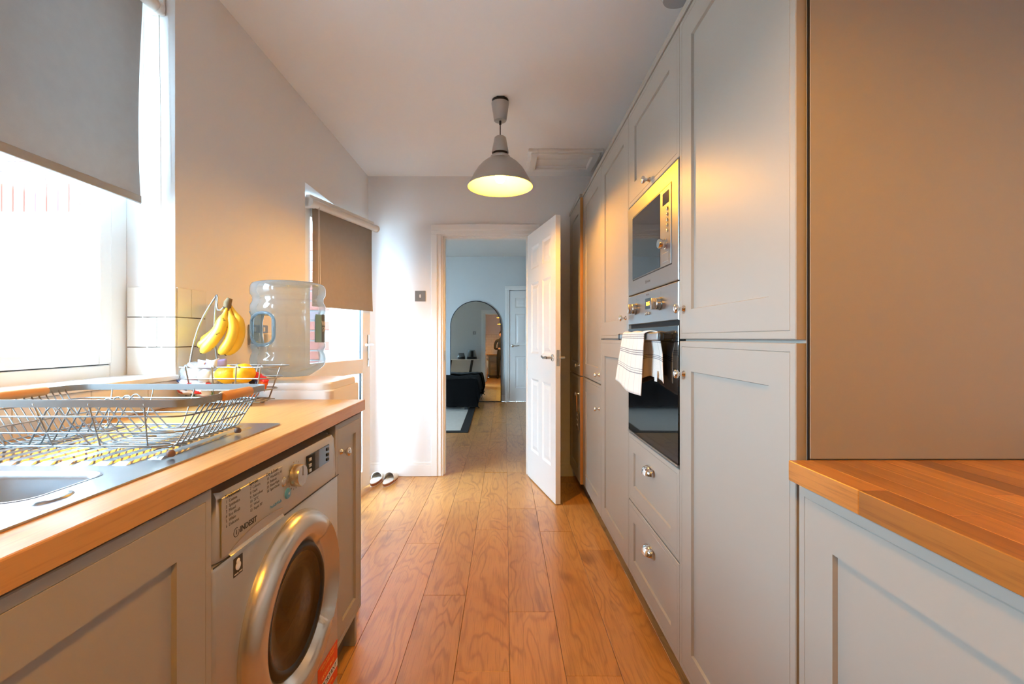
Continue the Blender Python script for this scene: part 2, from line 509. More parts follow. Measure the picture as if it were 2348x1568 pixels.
# tiles on it
def tile_piece(parent, x0, x1, y0, y1, z0, z1):
    b = bmesh.new(); bbox(b, x0, x1, y0, y1, z0, z1, 0.0012, 1)
    mk('tile', b, TILE, parent)
bm = bmesh.new()
box(bm, XL - 0.001, XL + 0.003, -0.6, 1.728, 0.905, 1.0)
box(bm, XL - 0.001, XL + 0.003, WY1 + 0.0005, 1.728, 1.0, 1.318)
box(bm, -1.296, XL + 0.003, WY1 - 0.0035, WY1 + 0.001, 1.016, 1.318)
mk('grout_bed', bm, GROUT, wall_left)
TX0, TX1 = XL, XL + 0.008
rows = [(1.2185, 1.3195), (1.1155, 1.2155), (1.0125, 1.1125), (0.9125, 1.0005)]
for i, (z0, z1) in enumerate(rows):
    if i < 3:
        js = [1.5755, 1.6475, 1.7295] if i % 2 == 0 else [1.5755, 1.7295]
    else:
        js = [1.7295, 1.548 + 0.1] + [1.548 + 0.1 - 0.2 * k for k in range(1, 9)]
        js = sorted(js)
    for a, b in zip(js, js[1:]):
        tile_piece(wall_left, TX0, TX1, a + 0.0013, b - 0.0013, z0, z1)
for i, (z0, z1) in enumerate(rows[:3]):
    js = [-1.294, XL + 0.008] if i != 1 else [-1.294, -1.192, XL + 0.008]
    for a, b in zip(js, js[1:]):
        tile_piece(wall_left, a + 0.0013, b - 0.0013, WY1 - 0.009, WY1 - 0.001, z0 + (0.006 if i == 2 else 0), z1)

# --- other kitchen walls, ceiling
bm = bmesh.new(); box(bm, XR, XR + 0.1, YB - 0.1, YF, 0, ZC + 0.1)
struct(mk('wall_right', bm, WALL), 'white kitchen wall behind the tall grey cabinets', 'wall')
bm = bmesh.new(); box(bm, WX, XR + 0.1, YB - 0.1, YB, 0, ZC + 0.1)
wall_back = struct(mk('wall_back', bm, WALL), 'white end wall of the kitchen behind the viewer', 'wall')
# tiled splashback of the end wall, only seen small in the mirror
mt = bpy.data.materials.new('white_subway_tile_far'); mt.use_nodes = True
_nt = mt.node_tree; _bk = _nt.nodes.new('ShaderNodeTexBrick'); _tc = _nt.nodes.new('ShaderNodeTexCoord'); _mp = _nt.nodes.new('ShaderNodeMapping')
_mp.inputs['Rotation'].default_value = (PI / 2, 0, 0)
_nt.links.new(_tc.outputs['Object'], _mp.inputs[0]); _nt.links.new(_mp.outputs[0], _bk.inputs['Vector'])
_bk.inputs['Color1'].default_value = srgb(226, 222, 213); _bk.inputs['Color2'].default_value = srgb(222, 218, 209); _bk.inputs['Mortar'].default_value = srgb(150, 140, 130)
_bk.inputs['Scale'].default_value = 1.0; _bk.inputs['Brick Width'].default_value = 0.2; _bk.inputs['Row Height'].default_value = 0.1; _bk.inputs['Mortar Size'].default_value = 0.002
_nt.links.new(_bk.outputs['Color'], _nt.nodes['Principled BSDF'].inputs['Base Color']); _nt.nodes['Principled BSDF'].inputs['Roughness'].default_value = 0.15
bm = bmesh.new(); box(bm, -0.8, 0.55, YB, YB + 0.008, 0.9125, 1.72)
mk('tiled_splashback', bm, mt, wall_back)

bm = bmesh.new()
OX0, OX1, OZ = -0.54, 0.215, 2.015
box(bm, BX0 - 0.1, OX0, YF, 3.91, 0, BZ + 0.1) if False else None
box(bm, XL - 0.235, OX0, YF, 3.91, 0, BZ)
box(bm, OX1, BX1 + 0.1, YF, 3.91, 0, BZ)
box(bm, OX0, OX1, YF, 3.91, OZ, BZ)
struct(mk('wall_far', bm, WALL), 'white far kitchen wall with the open doorway', 'wall')
bm = bmesh.new(); box(bm, WX, XR + 0.1, YB - 0.1, YF, ZC, ZC + 0.1)
ceiling = struct(mk('ceiling', bm, CEIL), 'white painted kitchen ceiling', 'ceiling')

# baseboards
def skirting(name, x0, x1, y0, y1, label, h=0.118):
    b = bmesh.new()
    bbox(b, x0, x1, y0, y1, 0.002, h - 0.022, 0.001, 1)
    if abs(x1 - x0) > abs(y1 - y0): bbox(b, x0, x1, y0 + (y1 - y0) * 0.35, y1, h - 0.022, h, 0.003, 2)
    else: bbox(b, x0 + (x1 - x0) * 0.35, x1, y0, y1, h - 0.022, h, 0.003, 2)
    return struct(mk(name, b, GLOSSW), label, 'baseboard')
skirting('baseboard_far', XL, -0.612, YF - 0.016, YF, 'white baseboard left of the open doorway')
skirting('baseboard_far', 0.287, 0.56, YF - 0.016, YF, 'white baseboard behind the open white door')

# doorway lining and architrave
fr = struct(thing('trim_1', 'white moulded architrave around the open doorway', 'door frame', (-0.16, YF, 0)), 'white moulded architrave around the open doorway', 'door frame')
def arch_leg(name, x0, x1, z0, z1, y, flip, horiz=False, parent=None, prof=0.018, m=GLOSSW):
    b = bmesh.new()
    d = -1 if not flip else 1
    if not horiz:
        wdt = x1 - x0
        bbox(b, x0, x1, *sorted((y, y + d * prof * 0.55)), z0, z1, 0.002, 1)
        a0, a1 = (x0, x0 + wdt * 0.62) if x0 < -0.3 or x1 < 0.05 else (x0 + wdt * 0.38, x1)
        bbox(b, a0, a1, *sorted((y, y + d * prof)), z0, z1, 0.004, 2)
    else:
        h = z1 - z0
        bbox(b, x0, x1, *sorted((y, y + d * prof * 0.55)), z0, z1, 0.002, 1)
        bbox(b, x0, x1, *sorted((y, y + d * prof)), z0 + h * 0.38, z1, 0.004, 2)
    return mk(name, b, m, parent)
for flip, y in ((False, YF), (True, 3.91)):
    arch_leg('architrave_leg', -0.612, -0.53, 0.002, 2.0048, y, flip, parent=fr)
    arch_leg('architrave_leg', 0.205, 0.287, 0.002, 2.0048, y, flip, parent=fr)
    arch_leg('architrave_head', -0.612, 0.287, 2.005, 2.087, y, flip, True, parent=fr)
bm = bmesh.new(); box(bm, OX0 + 0.0005, -0.515, YF + 0.0005, 3.9095, 0.002, OZ); box(bm, -0.515, -0.502, YF + 0.04, 3.9, 0.002, 1.99); mk('jamb', bm, GLOSSW, fr)
bm = bmesh.new(); box(bm, 0.19, OX1 - 0.0005, YF + 0.0005, 3.9095, 0.002, OZ); box(bm, 0.178, 0.19, YF + 0.04, 3.9, 0.002, 1.99); mk('jamb', bm, GLOSSW, fr)
bm = bmesh.new(); box(bm, -0.515, 0.19, YF + 0.0005, 3.9095, 1.992, OZ - 0.0005); box(bm, -0.502, 0.178, YF + 0.04, 3.9, 1.98, 1.992); mk('head_lining', bm, GLOSSW, fr)
bm = bmesh.new(); bbox(bm, -0.5025, -0.5008, YF + 0.012, YF + 0.034, 0.96, 1.04, 0.0003, 1); mk('strike_plate', bm, NICKEL, fr)

# --- floor: base slab and single planks
bm = bmesh.new(); box(bm, WX, XR + 0.1, YB - 0.1, 3.91, -0.06, -0.0115)
floor = struct(mk('floor', bm, PLINTH), 'oak laminate plank floor of the kitchen', 'floor')
bm = bmesh.new(); box(bm, BX0, BX1, 3.91, BY1, -0.06, -0.0115)
floor_b = struct(mk('floor', bm, OAKF), 'oak laminate plank floor of the bedroom beyond the doorway', 'floor')
PW, PL, X0P = 0.19, 1.16, 0.0164
starts = {-6: 0.30, -5: 0.72, -4: 0.401, -3: 0.235, -2: 0.88, -1: 0.414, 0: 0.755, 1: 0.392, 2: 0.154, 3: 0.60}
me_full = piece_mesh('plank', PW - 0.0014, PL - 0.0012, 0.0115, 0.0009, OAKF)
def planks(parent, cols, ya, yb):
    pl = wloc(parent)
    for c in cols:
        xc = X0P + (c + 0.5) * PW
        s = starts.get(c, (c * 0.37) % 1.16)
        k = math.floor((ya - s) / PL)
        while s + k * PL < yb:
            a, b = max(s + k * PL, ya), min(s + (k + 1) * PL, yb)
            k += 1
            if b - a < 0.02: continue
            if b - a > PL - 0.01: me = me_full
            else: me = piece_mesh('plank', PW - 0.0014, b - a - 0.0012, 0.0115, 0.0009, OAKF)
            link('plank', me, None, parent, Vector((xc, (a + b) / 2, -0.00575)) - pl)
planks(floor, range(-6, 4), -1.84, 3.905)
planks(floor_b, range(-7, 5), 3.905, BY1)

# --- house behind: bedroom shell with a brick face towards the yard
house = struct(thing('wall_bedroom_front', 'pale red brick house wall with white lintel seen through the window', 'wall', (-3.2, FY0, 0)), 'pale red brick house wall with white lintel seen through the window', 'wall')
mb = bpy.data.materials.new('brickwork_far'); mb.use_nodes = True
_nt = mb.node_tree; _bk = _nt.nodes.new('ShaderNodeTexBrick'); _tc = _nt.nodes.new('ShaderNodeTexCoord'); _mp = _nt.nodes.new('ShaderNodeMapping')
_mp.inputs['Rotation'].default_value = (PI / 2, 0, 0)
_nt.links.new(_tc.outputs['Object'], _mp.inputs[0]); _nt.links.new(_mp.outputs[0], _bk.inputs['Vector'])
_bk.inputs['Color1'].default_value = srgb(142, 72, 58); _bk.inputs['Color2'].default_value = srgb(124, 80, 70); _bk.inputs['Mortar'].default_value = srgb(150, 146, 140)
_bk.inputs['Scale'].default_value = 1.0; _bk.inputs['Brick Width'].default_value = 0.232; _bk.inputs['Row Height'].default_value = 0.078; _bk.inputs['Mortar Size'].default_value = 0.012
_nt.links.new(_bk.outputs['Color'], _nt.nodes['Principled BSDF'].inputs['Base Color']); _nt.nodes['Principled BSDF'].inputs['Roughness'].default_value = 0.9
HX0, HX1, HZ0, HZ1 = -4.75, -2.95, 0.82, 1.98       # bedroom window
HTOP = 5.2
bm = bmesh.new()
box(bm, BX0 - 0.2, HX0, FY0, 3.91, -0.1, HTOP); box(bm, HX1, -2.76, FY0, 3.91, -0.1, HTOP); box(bm, -1.64, WX, FY0, 3.91, -0.1, HTOP); box(bm, -2.76, -1.64, FY0, 3.91, -0.1, 0.02); box(bm, -2.76, -1.64, FY0, 3.91, 2.02, HTOP)
box(bm, HX0, HX1, FY0, 3.91, -0.1, HZ0); box(bm, HX0, HX1, FY0, 3.91, HZ1, HTOP)
mk('brickwork', bm, mb, house)
bm = bmesh.new(); box(bm, -4.32, -2.62, FY0 - 0.004, FY0, 2.128, 2.85); box(bm, -1.60, WX, FY0 - 0.004, FY0, 0.0, 2.1); mk('mortar_bed', bm, MORTAR, house)
bm = bmesh.new(); bbox(bm, HX0 - 0.12, HX1 + 0.12, FY0 - 0.03, FY0 + 0.05, HZ1 + 0.001, 2.128, 0.004, 1); mk('lintel', bm, UPVC, house)
me_sold = [piece_mesh('brick', 0.073, 0.03, 0.222, 0.003, q) for q in (BRICK, BRICK2)]
me_str = [piece_mesh('brick', 0.222, 0.03, 0.066, 0.003, q) for q in (BRICK, BRICK2)]
hl = wloc(house)
for k in range(19):
    link('brick', me_sold[1 if k % 7 in (1, 6) else 0], None, house, Vector((-4.27 + k * 0.0885, FY0 - 0.006, 2.252)) - hl)
for r in range(6):
    for k in range(7):
        link('brick', me_str[1 if (r < 2) else (k + r) % 2], None, house, Vector((-4.2 + k * 0.234 + (0.117 if r % 2 else 0), FY0 - 0.006, 2.412 + r * 0.078)) - hl)
for r in range(24):
    link('brick', me_str[(r * 3) % 2 if r % 3 == 0 else 0], None, house, Vector((-1.485 - (0.09 if r % 2 else 0.0), FY0 - 0.006, 0.15 + r * 0.078)) - hl)
wb = struct(thing('window_2', 'white framed bedroom window with a white blind seen outside the kitchen window', 'window', (-3.85, FY0, HZ0)), 'white framed bedroom window with a white blind seen outside the kitchen window', 'window')
bm = bmesh.new()
for a in ((HX0, HX0 + 0.07, HZ0, HZ1), (HX1 - 0.07, HX1, HZ0, HZ1), (HX0 + 0.07, HX1 - 0.07, HZ0, HZ0 + 0.07), (HX0 + 0.07, HX1 - 0.07, HZ1 - 0.03, HZ1), (HX0 + 0.07, HX1 - 0.07, 1.298, 1.336)):
    bbox(bm, a[0], a[1], FY0 + 0.06, FY0 + 0.12, a[2], a[3], 0.003, 1)
mk('frame', bm, UPVC, wb)
for z0, z1 in ((HZ0 + 0.07, 1.298), (1.336, HZ1 - 0.03)):
    bm = bmesh.new(); box(bm, HX0 + 0.07, HX1 - 0.07, FY0 + 0.088, FY0 + 0.092, z0, z1); mk('pane', bm, GLASS, wb)
bm = bmesh.new(); bbox(bm, HX0 + 0.05, HX1 - 0.05, FY0 + 0.17, FY0 + 0.174, 1.30, HZ1 + 0.0, 0.0005, 1)
mk('roller_blind', bm, CURT, wb)
bm = bmesh.new(); n = 60
vs = [[bm.verts.new((-4.7 + 0.72 * i / n, FY0 + 0.215 + 0.022 * math.sin(i * 0.95), z)) for z in (0.6, 1.99)] for i in range(n + 1)]
for i in range(n): bm.faces.new((vs[i][0], vs[i + 1][0], vs[i + 1][1], vs[i][1]))
mk('curtain', bm, CURT, wb, smooth=60)

bm = bmesh.new(); box(bm, BX0 - 0.1, BX1 + 0.1, BY1, BY1 + 0.1, 0, BZ + 0.1)
struct(mk('wall_bedroom_far', bm, WALLG), 'pale grey bedroom wall with the arched mirror', 'wall')
bm = bmesh.new(); box(bm, BX0 - 0.1, BX0, 3.91, BY1, 0, BZ + 0.1)
struct(mk('wall_bedroom_left', bm, WALLG), 'pale grey left side wall of the bedroom', 'wall')
bm = bmesh.new(); box(bm, BX1, BX1 + 0.1, 3.91, BY1, 0, BZ + 0.1)
struct(mk('wall_bedroom_right', bm, WALLG), 'pale grey right side wall of the bedroom', 'wall')
bm = bmesh.new(); box(bm, BX0 - 0.1, BX1 + 0.1, 3.8, BY1 + 0.1, BZ, BZ + 0.1)
struct(mk('ceiling', bm, CEIL), 'white bedroom ceiling above the arched mirror', 'ceiling')
bm = bmesh.new()
box(bm, OX1 + 0.075, BX1, 3.9102, 3.916, 0, BZ); box(bm, HX1 + 0.0, -2.76, 3.9102, 3.916, 0, BZ); box(bm, -1.64, OX0 - 0.075, 3.9102, 3.916, 0, BZ); box(bm, -2.76, -1.64, 3.9102, 3.916, 2.02, BZ); box(bm, OX0 - 0.075, OX1 + 0.075, 3.9102, 3.916, 2.09, BZ); box(bm, BX0, HX0, 3.9102, 3.916, 0, BZ)
box(bm, HX0, HX1, 3.9102, 3.916, 0, HZ0); box(bm, HX0, HX1, 3.9102, 3.916, HZ1, BZ)
struct(mk('wall_bedroom_near', bm, WALLG), 'pale grey bedroom wall reflected in the arched mirror', 'wall')
skirting('baseboard_bedroom', BX0, -0.0, BY1 - 0.016, BY1, 'white baseboard under the arched mirror')
skirting('baseboard_bedroom', -1.64, -0.614, 3.916, 3.932, 'white baseboard reflected in the arched mirror')

bm = bmesh.new(); box(bm, -14, WX, -8, FY0, -0.3, -0.12)
struct(mk('ground_yard', bm, CONC), 'pale concrete yard outside the kitchen window', 'ground')

# unseen glazed opening added to bring the bedroom its daylight
def plain_window(name, label, axis, c, a0, a1, z0, z1):
    wn = struct(thing(name, label, 'window', (c, (a0 + a1) / 2, z0) if axis == 'X' else ((a0 + a1) / 2, c, z0)), label, 'window')
    b = bmesh.new()
    for p0, p1, q0, q1 in ((a0, a0 + 0.06, z0, z1), (a1 - 0.06, a1, z0, z1), (a0 + 0.06, a1 - 0.06, z0, z0 + 0.06), (a0 + 0.06, a1 - 0.06, z1 - 0.06, z1), ((a0 + a1) / 2 - 0.03, (a0 + a1) / 2 + 0.03, z0 + 0.06, z1 - 0.06)):
        if axis == 'X': bbox(b, c - 0.03, c + 0.03, p0, p1, q0, q1, 0.003, 1)
        else: bbox(b, p0, p1, c - 0.03, c + 0.03, q0, q1, 0.003, 1)
    mk('frame', b, UPVC, wn)
    m_ = (a0 + a1) / 2
    for p0, p1 in ((a0 + 0.06, m_ - 0.03), (m_ + 0.03, a1 - 0.06)):
        b = bmesh.new()
        if axis == 'X': box(b, c - 0.002, c + 0.002, p0, p1, z0 + 0.06, z1 - 0.06)
        else: box(b, p0, p1, c - 0.002, c + 0.002, z0 + 0.06, z1 - 0.06)
        mk('pane', b, GLASS, wn)
plain_window('added_bedroom_window', 'unseen white glazed door added to bring daylight into the bedroom', 'Y', FY0 + 0.1, -2.759, -1.641, 0.021, 2.019)

# unseen boarded screen, added to soften the daylight through the back door
gf = thing('daylight_screen', 'unseen grey boarded screen added to soften the back door daylight', 'fence', (-2.2, 3.15, -0.12))
for k in range(9):
    b = bmesh.new(); bbox(b, -2.21, -2.19, 2.70 + k * 0.1, 2.795 + k * 0.1, -0.12, 1.9, 0.002, 1); mk('board', b, CONC, gf)
for k in range(8):
    b = bmesh.new(); bbox(b, -2.185 + k * 0.1, -2.09 + k * 0.1, 2.56, 2.58, -0.12, 0.8, 0.002, 1); mk('board', b, CONC, gf)

# --- kitchen window
win = struct(thing('window_1', 'white framed kitchen window above the sink', 'window', (-1.33, 0.99, WZ0)), 'white framed kitchen window above the sink', 'window')
FXa, FXb = -1.362, -1.300
bm = bmesh.new()
for y0, y1, z0, z1 in ((WY0, WY0 + 0.065, WZ0, WZ1), (WY1 - 0.067, WY1, WZ0, WZ1), (WY0 + 0.065, WY1 - 0.067, WZ0, WZ0 + 0.042), (WY0 + 0.065, WY1 - 0.067, WZ1 - 0.05, WZ1), (0.95, 1.02, WZ0 + 0.042, WZ1 - 0.05)):
    bbox(bm, FXa, FXb, y0, y1, z0, z1, 0.004, 2)
mk('frame', bm, UPVC, win)
for ya, yb in ((WY0 + 0.065, 0.95), (1.02, WY1 - 0.067)):
    za, zb = WZ0 + 0.042, WZ1 - 0.05
    bm = bmesh.new(); g = 0.0035
    for y0, y1, z0, z1 in ((ya + g, ya + 0.05, za + g, zb - g), (yb - 0.05, yb - g, za + g, zb - g), (ya + 0.05, yb - 0.05, za + g, za + 0.042), (ya + 0.05, yb - 0.05, zb - 0.045, zb - g)):
        bbox(bm, FXa + 0.008, FXb + 0.010, y0, y1, z0, z1, 0.005, 2)
    sash = mk('sash', bm, UPVC, win)
    bm = bmesh.new(); box(bm, -1.336, -1.330, ya + 0.045, yb - 0.045, za + 0.036, zb - 0.04); mk('pane', bm, GLASS, sash)
    bm = bmesh.new()
    for y0, y1, z0, z1 in ((ya, ya + g, za, zb), (yb - g, yb, za, zb), (ya + g, yb - g, za, za + g), (ya + g, yb - g, zb - g, zb)):
        box(bm, FXa + 0.02, FXb - 0.006, y0, y1, z0, z1)
    mk('gasket', bm, BLACKP, sash)
bm = bmesh.new(); bbox(bm, -1.299, XL + 0.016, WY0, WY1 - 0.0005, WZ0 - 0.013, WZ0 + 0.004, 0.003, 2); mk('window_sill', bm, GLOSSW, win)

# --- roller blind of the kitchen window
bl = thing('roller_blind', 'large grey roller blind pulled halfway down the kitchen window', 'blind', (-1.19, 0.99, 1.59), 'roller blinds')
bm = bmesh.new(); tube(bm, [(-1.187, WY0 + 0.03, 2.272), (-1.187, 1.548, 2.272)], 0.021, 20); mk('roller_tube', bm, WHITEP, bl, smooth=40)
bm = bmesh.new(); lathe(bm, [(0.0, 1.548), (0.024, 1.548), (0.026, 1.552), (0.026, 1.566), (0.0, 1.566)], (-1.187, 0, 2.272), 'Y', 24)
bbox(bm, -1.21, -1.165, 1.564, 1.5735, 2.25, 2.31, 0.003, 1); mk('bracket', bm, WHITEP, bl, smooth=40)
bm = bmesh.new(); ny, nz = 40, 26
zt, zb_ = 2.262, 1.592
g = []
for i in range(ny + 1):
    y = WY0 + 0.06 + (1.522 - WY0 - 0.06) * i / ny; row = []
    for j in range(nz + 1):
        t = j / nz; e = max(0, (i / ny - 0.93) / 0.07)
        yy = y + (0.006 * max(0, t - 0.75) * 4 * e - 0.010 * math.sin(t * PI) * e)
        row.append(bm.verts.new((-1.208 + 0.004 * math.sin(t * 3.0 + i * 0.05) - 0.010 * e * max(0, t - 0.7), yy, zt + (zb_ - zt) * t)))
    g.append(row)
for i in range(ny):
    for j in range(nz):
        bm.faces.new((g[i][j], g[i + 1][j], g[i + 1][j + 1], g[i][j + 1]))
mk('blind_fabric', bm, BLIND, bl, smooth=60)
bm = bmesh.new(); bbox(bm, -1.2105, -1.2055, WY0 + 0.06, 1.520, 1.5915, 1.617, 0.002, 2); mk('hem_bar', bm, BLIND, bl)
bm = bmesh.new()
pts = [P(365, 35, 1.556)] + [P(366 + 6 * t, 35 + 740 * t, 1.556) for t in (0.3, 0.6, 0.85)]
pts += [P(381, 740, 1.553), P(384, 770, 1.552), P(376, 792, 1.552), P(355, 805, 1.552), P(336, 795, 1.552), P(328, 765, 1.553), P(326, 660, 1.555), P(327, 300, 1.558), P(329, 40, 1.56)]
tube(bm, pts, 0.0013, 5); mk('pull_chain', bm, WHITEP, bl)

# --- glazed back door, slightly ajar
HINGE, LATCH = Vector((-1.2, 2.662, 0)), Vector((-1.03, 3.50, 0))
ang = math.atan2((LATCH - HINGE).y, (LATCH - HINGE).x)
DW = (LATCH - HINGE).length
door2 = struct(thing('door_2', 'white glazed back door standing slightly ajar with a blind on it', 'door', HINGE, rotz=ang), 'white glazed back door standing slightly ajar with a blind on it', 'door')
# local: x along the leaf from the hinge, y = outwards (-y faces the kitchen), z up
def lb(b, x0, x1, y0, y1, z0, z1, bv=0.004): bbox(b, x0, x1, y0, y1, z0, z1, bv, 2)
DT = 0.06
bm = bmesh.new()
for x0, x1, z0, z1 in ((0, 0.11, 0.03, 1.99), (DW - 0.115, DW, 0.03, 1.99), (0.11, DW - 0.115, 0.03, 0.16), (0.11, DW - 0.115, 0.885, 0.99), (0.11, DW - 0.115, 1.88, 1.99)):
    lb(bm, x0, x1, 0.0, DT, z0, z1)
mk('leaf_frame', bm, UPVC, door2, world=False)
for z0, z1 in ((0.16, 0.885), (0.99, 1.88)):
    bm = bmesh.new(); box(bm, 0.108, DW - 0.113, 0.027, 0.031, z0, z1); mk('pane', bm, GLASS, door2, world=False)
    bm = bmesh.new()
    for x0, x1, a, b_ in ((0.108, 0.1115, z0, z1), (DW - 0.1185, DW - 0.115, z0, z1)): box(bm, x0, x1, 0.012, 0.026, a, b_)
    mk('gasket', bm, BLACKP, door2, world=False)
bm = bmesh.new(); bbox(bm, DW - 0.05, DW - 0.022, -0.006, 0.0, 0.93, 1.17, 0.003, 2)
lathe(bm, [(0.0, 0.0), (0.010, 0.0), (0.010, -0.045), (0.0, -0.045)], (DW - 0.036, 0, 1.095), 'Y', 16)
tube(bm, [(DW - 0.036, -0.04, 1.095), (DW - 0.06, -0.045, 1.096), (DW - 0.14, -0.043, 1.095)], 0.009, 10)
lathe(bm, [(0.0, -0.006), (0.007, -0.006), (0.007, -0.010), (0.0, -0.010)], (DW - 0.036, 0, 0.985), 'Y', 12)
mk('door_handle', bm, CHROME, door2, smooth=40, world=False)

df = struct(thing('trim_2', 'white frame of the glazed back door in the wall opening', 'door frame', (-1.25, 3.1, 0)), 'white frame of the glazed back door in the wall opening', 'door frame')
bm = bmesh.new()
for y0, y1, z0, z1 in ((DY0 + 0.001, DY0 + 0.05, 0, DZ1 - 0.001), (DY1 - 0.055, DY1 - 0.001, 0, DZ1 - 0.001), (DY0 + 0.05, DY1 - 0.055, 1.995, DZ1 - 0.001), (DY0 + 0.05, DY1 - 0.055, -0.01, 0.025)):
    bbox(bm, -1.33, -1.262, y0, y1, z0, z1, 0.003, 1)
mk('frame', bm, UPVC, df)

# blind on the glazed door (its own local frame follows the door leaf)
b2 = thing('roller_blind', 'taupe roller blind hanging over the glazed back door', 'blind', HINGE, 'roller blinds', rotz=ang)
tl = 0.035
def zt2(x): return 1.945 + tl * x / DW
bm = bmesh.new(); tube(bm, [(0.075, -0.042, zt2(0.075)), (DW + 0.012, -0.042, zt2(DW))], 0.0235, 20); mk('roller_tube', bm, WHITEP, b2, smooth=40, world=False)
bm = bmesh.new()
t = bmesh.new(); bbox(t, 0.06, DW - 0.005, -0.034, -0.002, 0, 0.044, 0.003, 2)
for v in t.verts: v.co.z += zt2(v.co.x) + 0.006
add(bm, t); mk('headrail', bm, WHITEP, b2, world=False)
for x0, x1, nm in ((0.036, 0.086, 'bracket'), (DW + 0.010, DW + 0.018, 'end_cap')):
    bm = bmesh.new(); lathe(bm, [(0.0, x0), (0.028, x0), (0.028, x1), (0.0, x1)], (0, -0.042, zt2(x0)), 'X', 20)
    if nm == 'bracket': bbox(bm, x0, x1 - 0.01, -0.042, -0.002, zt2(x0) - 0.028, zt2(x0) + 0.028, 0.002, 1)
    mk(nm, bm, WHITEP, b2, smooth=40, world=False)
bm = bmesh.new(); n = 20; g = []
for i in range(n + 1):
    x = 0.095 + (DW - 0.012 - 0.095) * i / n
    g.append([bm.verts.new((x + (0.006 * max(0, j / 12 - 0.8) * 5 * (i == n)), -0.022 - 0.004 * math.sin(j / 12 * 3 + i * 0.2), zt2(x) + (1.348 - 0.012 * (1 - i / n) - zt2(x)) * j / 12)) for j in range(13)])
for i in range(n):
    for j in range(12): bm.faces.new((g[i][j], g[i + 1][j], g[i + 1][j + 1], g[i][j + 1]))
mk('blind_fabric', bm, BLIND2, b2, smooth=60, world=False)
bm = bmesh.new(); tube(bm, [(0.10, -0.068, 1.93), (0.112, -0.066, 1.5), (0.112, -0.066, 1.15)], 0.0016, 5); tube(bm, [(0.118, -0.05, 1.93), (0.12, -0.05, 1.15), (0.112, -0.066, 1.15)], 0.0014, 5)
mk('pull_chain', bm, WHITEP, b2, world=False)

# --- white six-panel doors
def six_panel(name, label, w_, h, t, loc, rotz, swing_front=True):
    root = struct(thing(name, label, 'door', loc, rotz=rotz), label, 'door')
    s = w_ / 0.686
    xc = [0, 0.10 * s, 0.298 * s, 0.388 * s, 0.586 * s, w_]
    zc = [0, 0.235, 0.815, 1.015, 1.575, 1.685, 1.865, h]
    bm = bmesh.new()
    for side, y in ((-1, 0.0), (1, t)):
        for i in range(5):
            for j in range(7):
                x0, x1, z0, z1 = xc[i], xc[i + 1], zc[j], zc[j + 1]
                panel = i in (1, 3) and j in (1, 3, 5)
                rings = [(0, 0), (0.006, 0.003), (0.016, 0.0085), (0.026, 0.0085), (0.05, 0.003)] if panel else [(0, 0)]
                prev = None
                for ins, dep in rings:
                    yy = y - side * dep
                    cur = [bm.verts.new(q) for q in ((x0 + ins, yy, z0 + ins), (x1 - ins, yy, z0 + ins), (x1 - ins, yy, z1 - ins), (x0 + ins, yy, z1 - ins))]
                    if prev:
                        for k in range(4): bm.faces.new((prev[k], prev[(k + 1) % 4], cur[(k + 1) % 4], cur[k]))
                    prev = cur
                bm.faces.new(prev)
    for q in (((0, 0, 0), (0, t, 0), (0, t, h), (0, 0, h)), ((w_, 0, 0), (w_, t, 0), (w_, t, h), (w_, 0, h)), ((0, 0, h), (w_, 0, h), (w_, t, h), (0, t, h)), ((0, 0, 0), (w_, 0, 0), (w_, t, 0), (0, t, 0))):
        bm.faces.new([bm.verts.new(v) for v in q])
    bmesh.ops.remove_doubles(bm, verts=bm.verts, dist=1e-5)
    mk('leaf', bm, GLOSSW, root, world=False)
    for side, y in ((-1, 0.0), (1, t)):
        b = bmesh.new(); x = w_ - 0.055; z = 1.0
        lathe(b, [(0, y), (0.025, y), (0.025, y + side * 0.006), (0.021, y + side * 0.009), (0.010, y + side * 0.010), (0.010, y + side * 0.048), (0, y + side * 0.048)], (x, 0, z), 'Y', 24)
        tube(b, [(x, y + side * 0.045, z), (x - 0.02, y + side * 0.05, z + 0.002), (x - 0.06, y + side * 0.05, z - 0.004), (x - 0.10, y + side * 0.047, z + 0.003), (x - 0.118, y + side * 0.045, z + 0.008)], [0.010, 0.0095, 0.008, 0.0075, 0.0065], 10)
        mk('door_handle', b, NICKEL, root, smooth=40, world=False)
    b = bmesh.new(); bbox(b, w_ - 0.0005, w_ + 0.001, t / 2 - 0.011, t / 2 + 0.011, 0.945, 1.055, 0.0004, 1); bbox(b, w_, w_ + 0.009, t / 2 - 0.006, t / 2 + 0.006, 0.99, 1.012, 0.002, 1)
    mk('latch_plate', b, NICKEL, root, world=False)
    return root
dh, dl = Vector((0.187, 3.796, 0.008)), Vector((0.346, 3.131, 0.008))
a1 = math.atan2((dl - dh).y, (dl - dh).x)
# local -y side must face the camera's left: leaf runs from hinge to latch, normal to its right
d1 = six_panel('door_1', 'white six panel door standing open into the kitchen', 0.684, 1.981, 0.035, dh, a1)
d1.location = dh
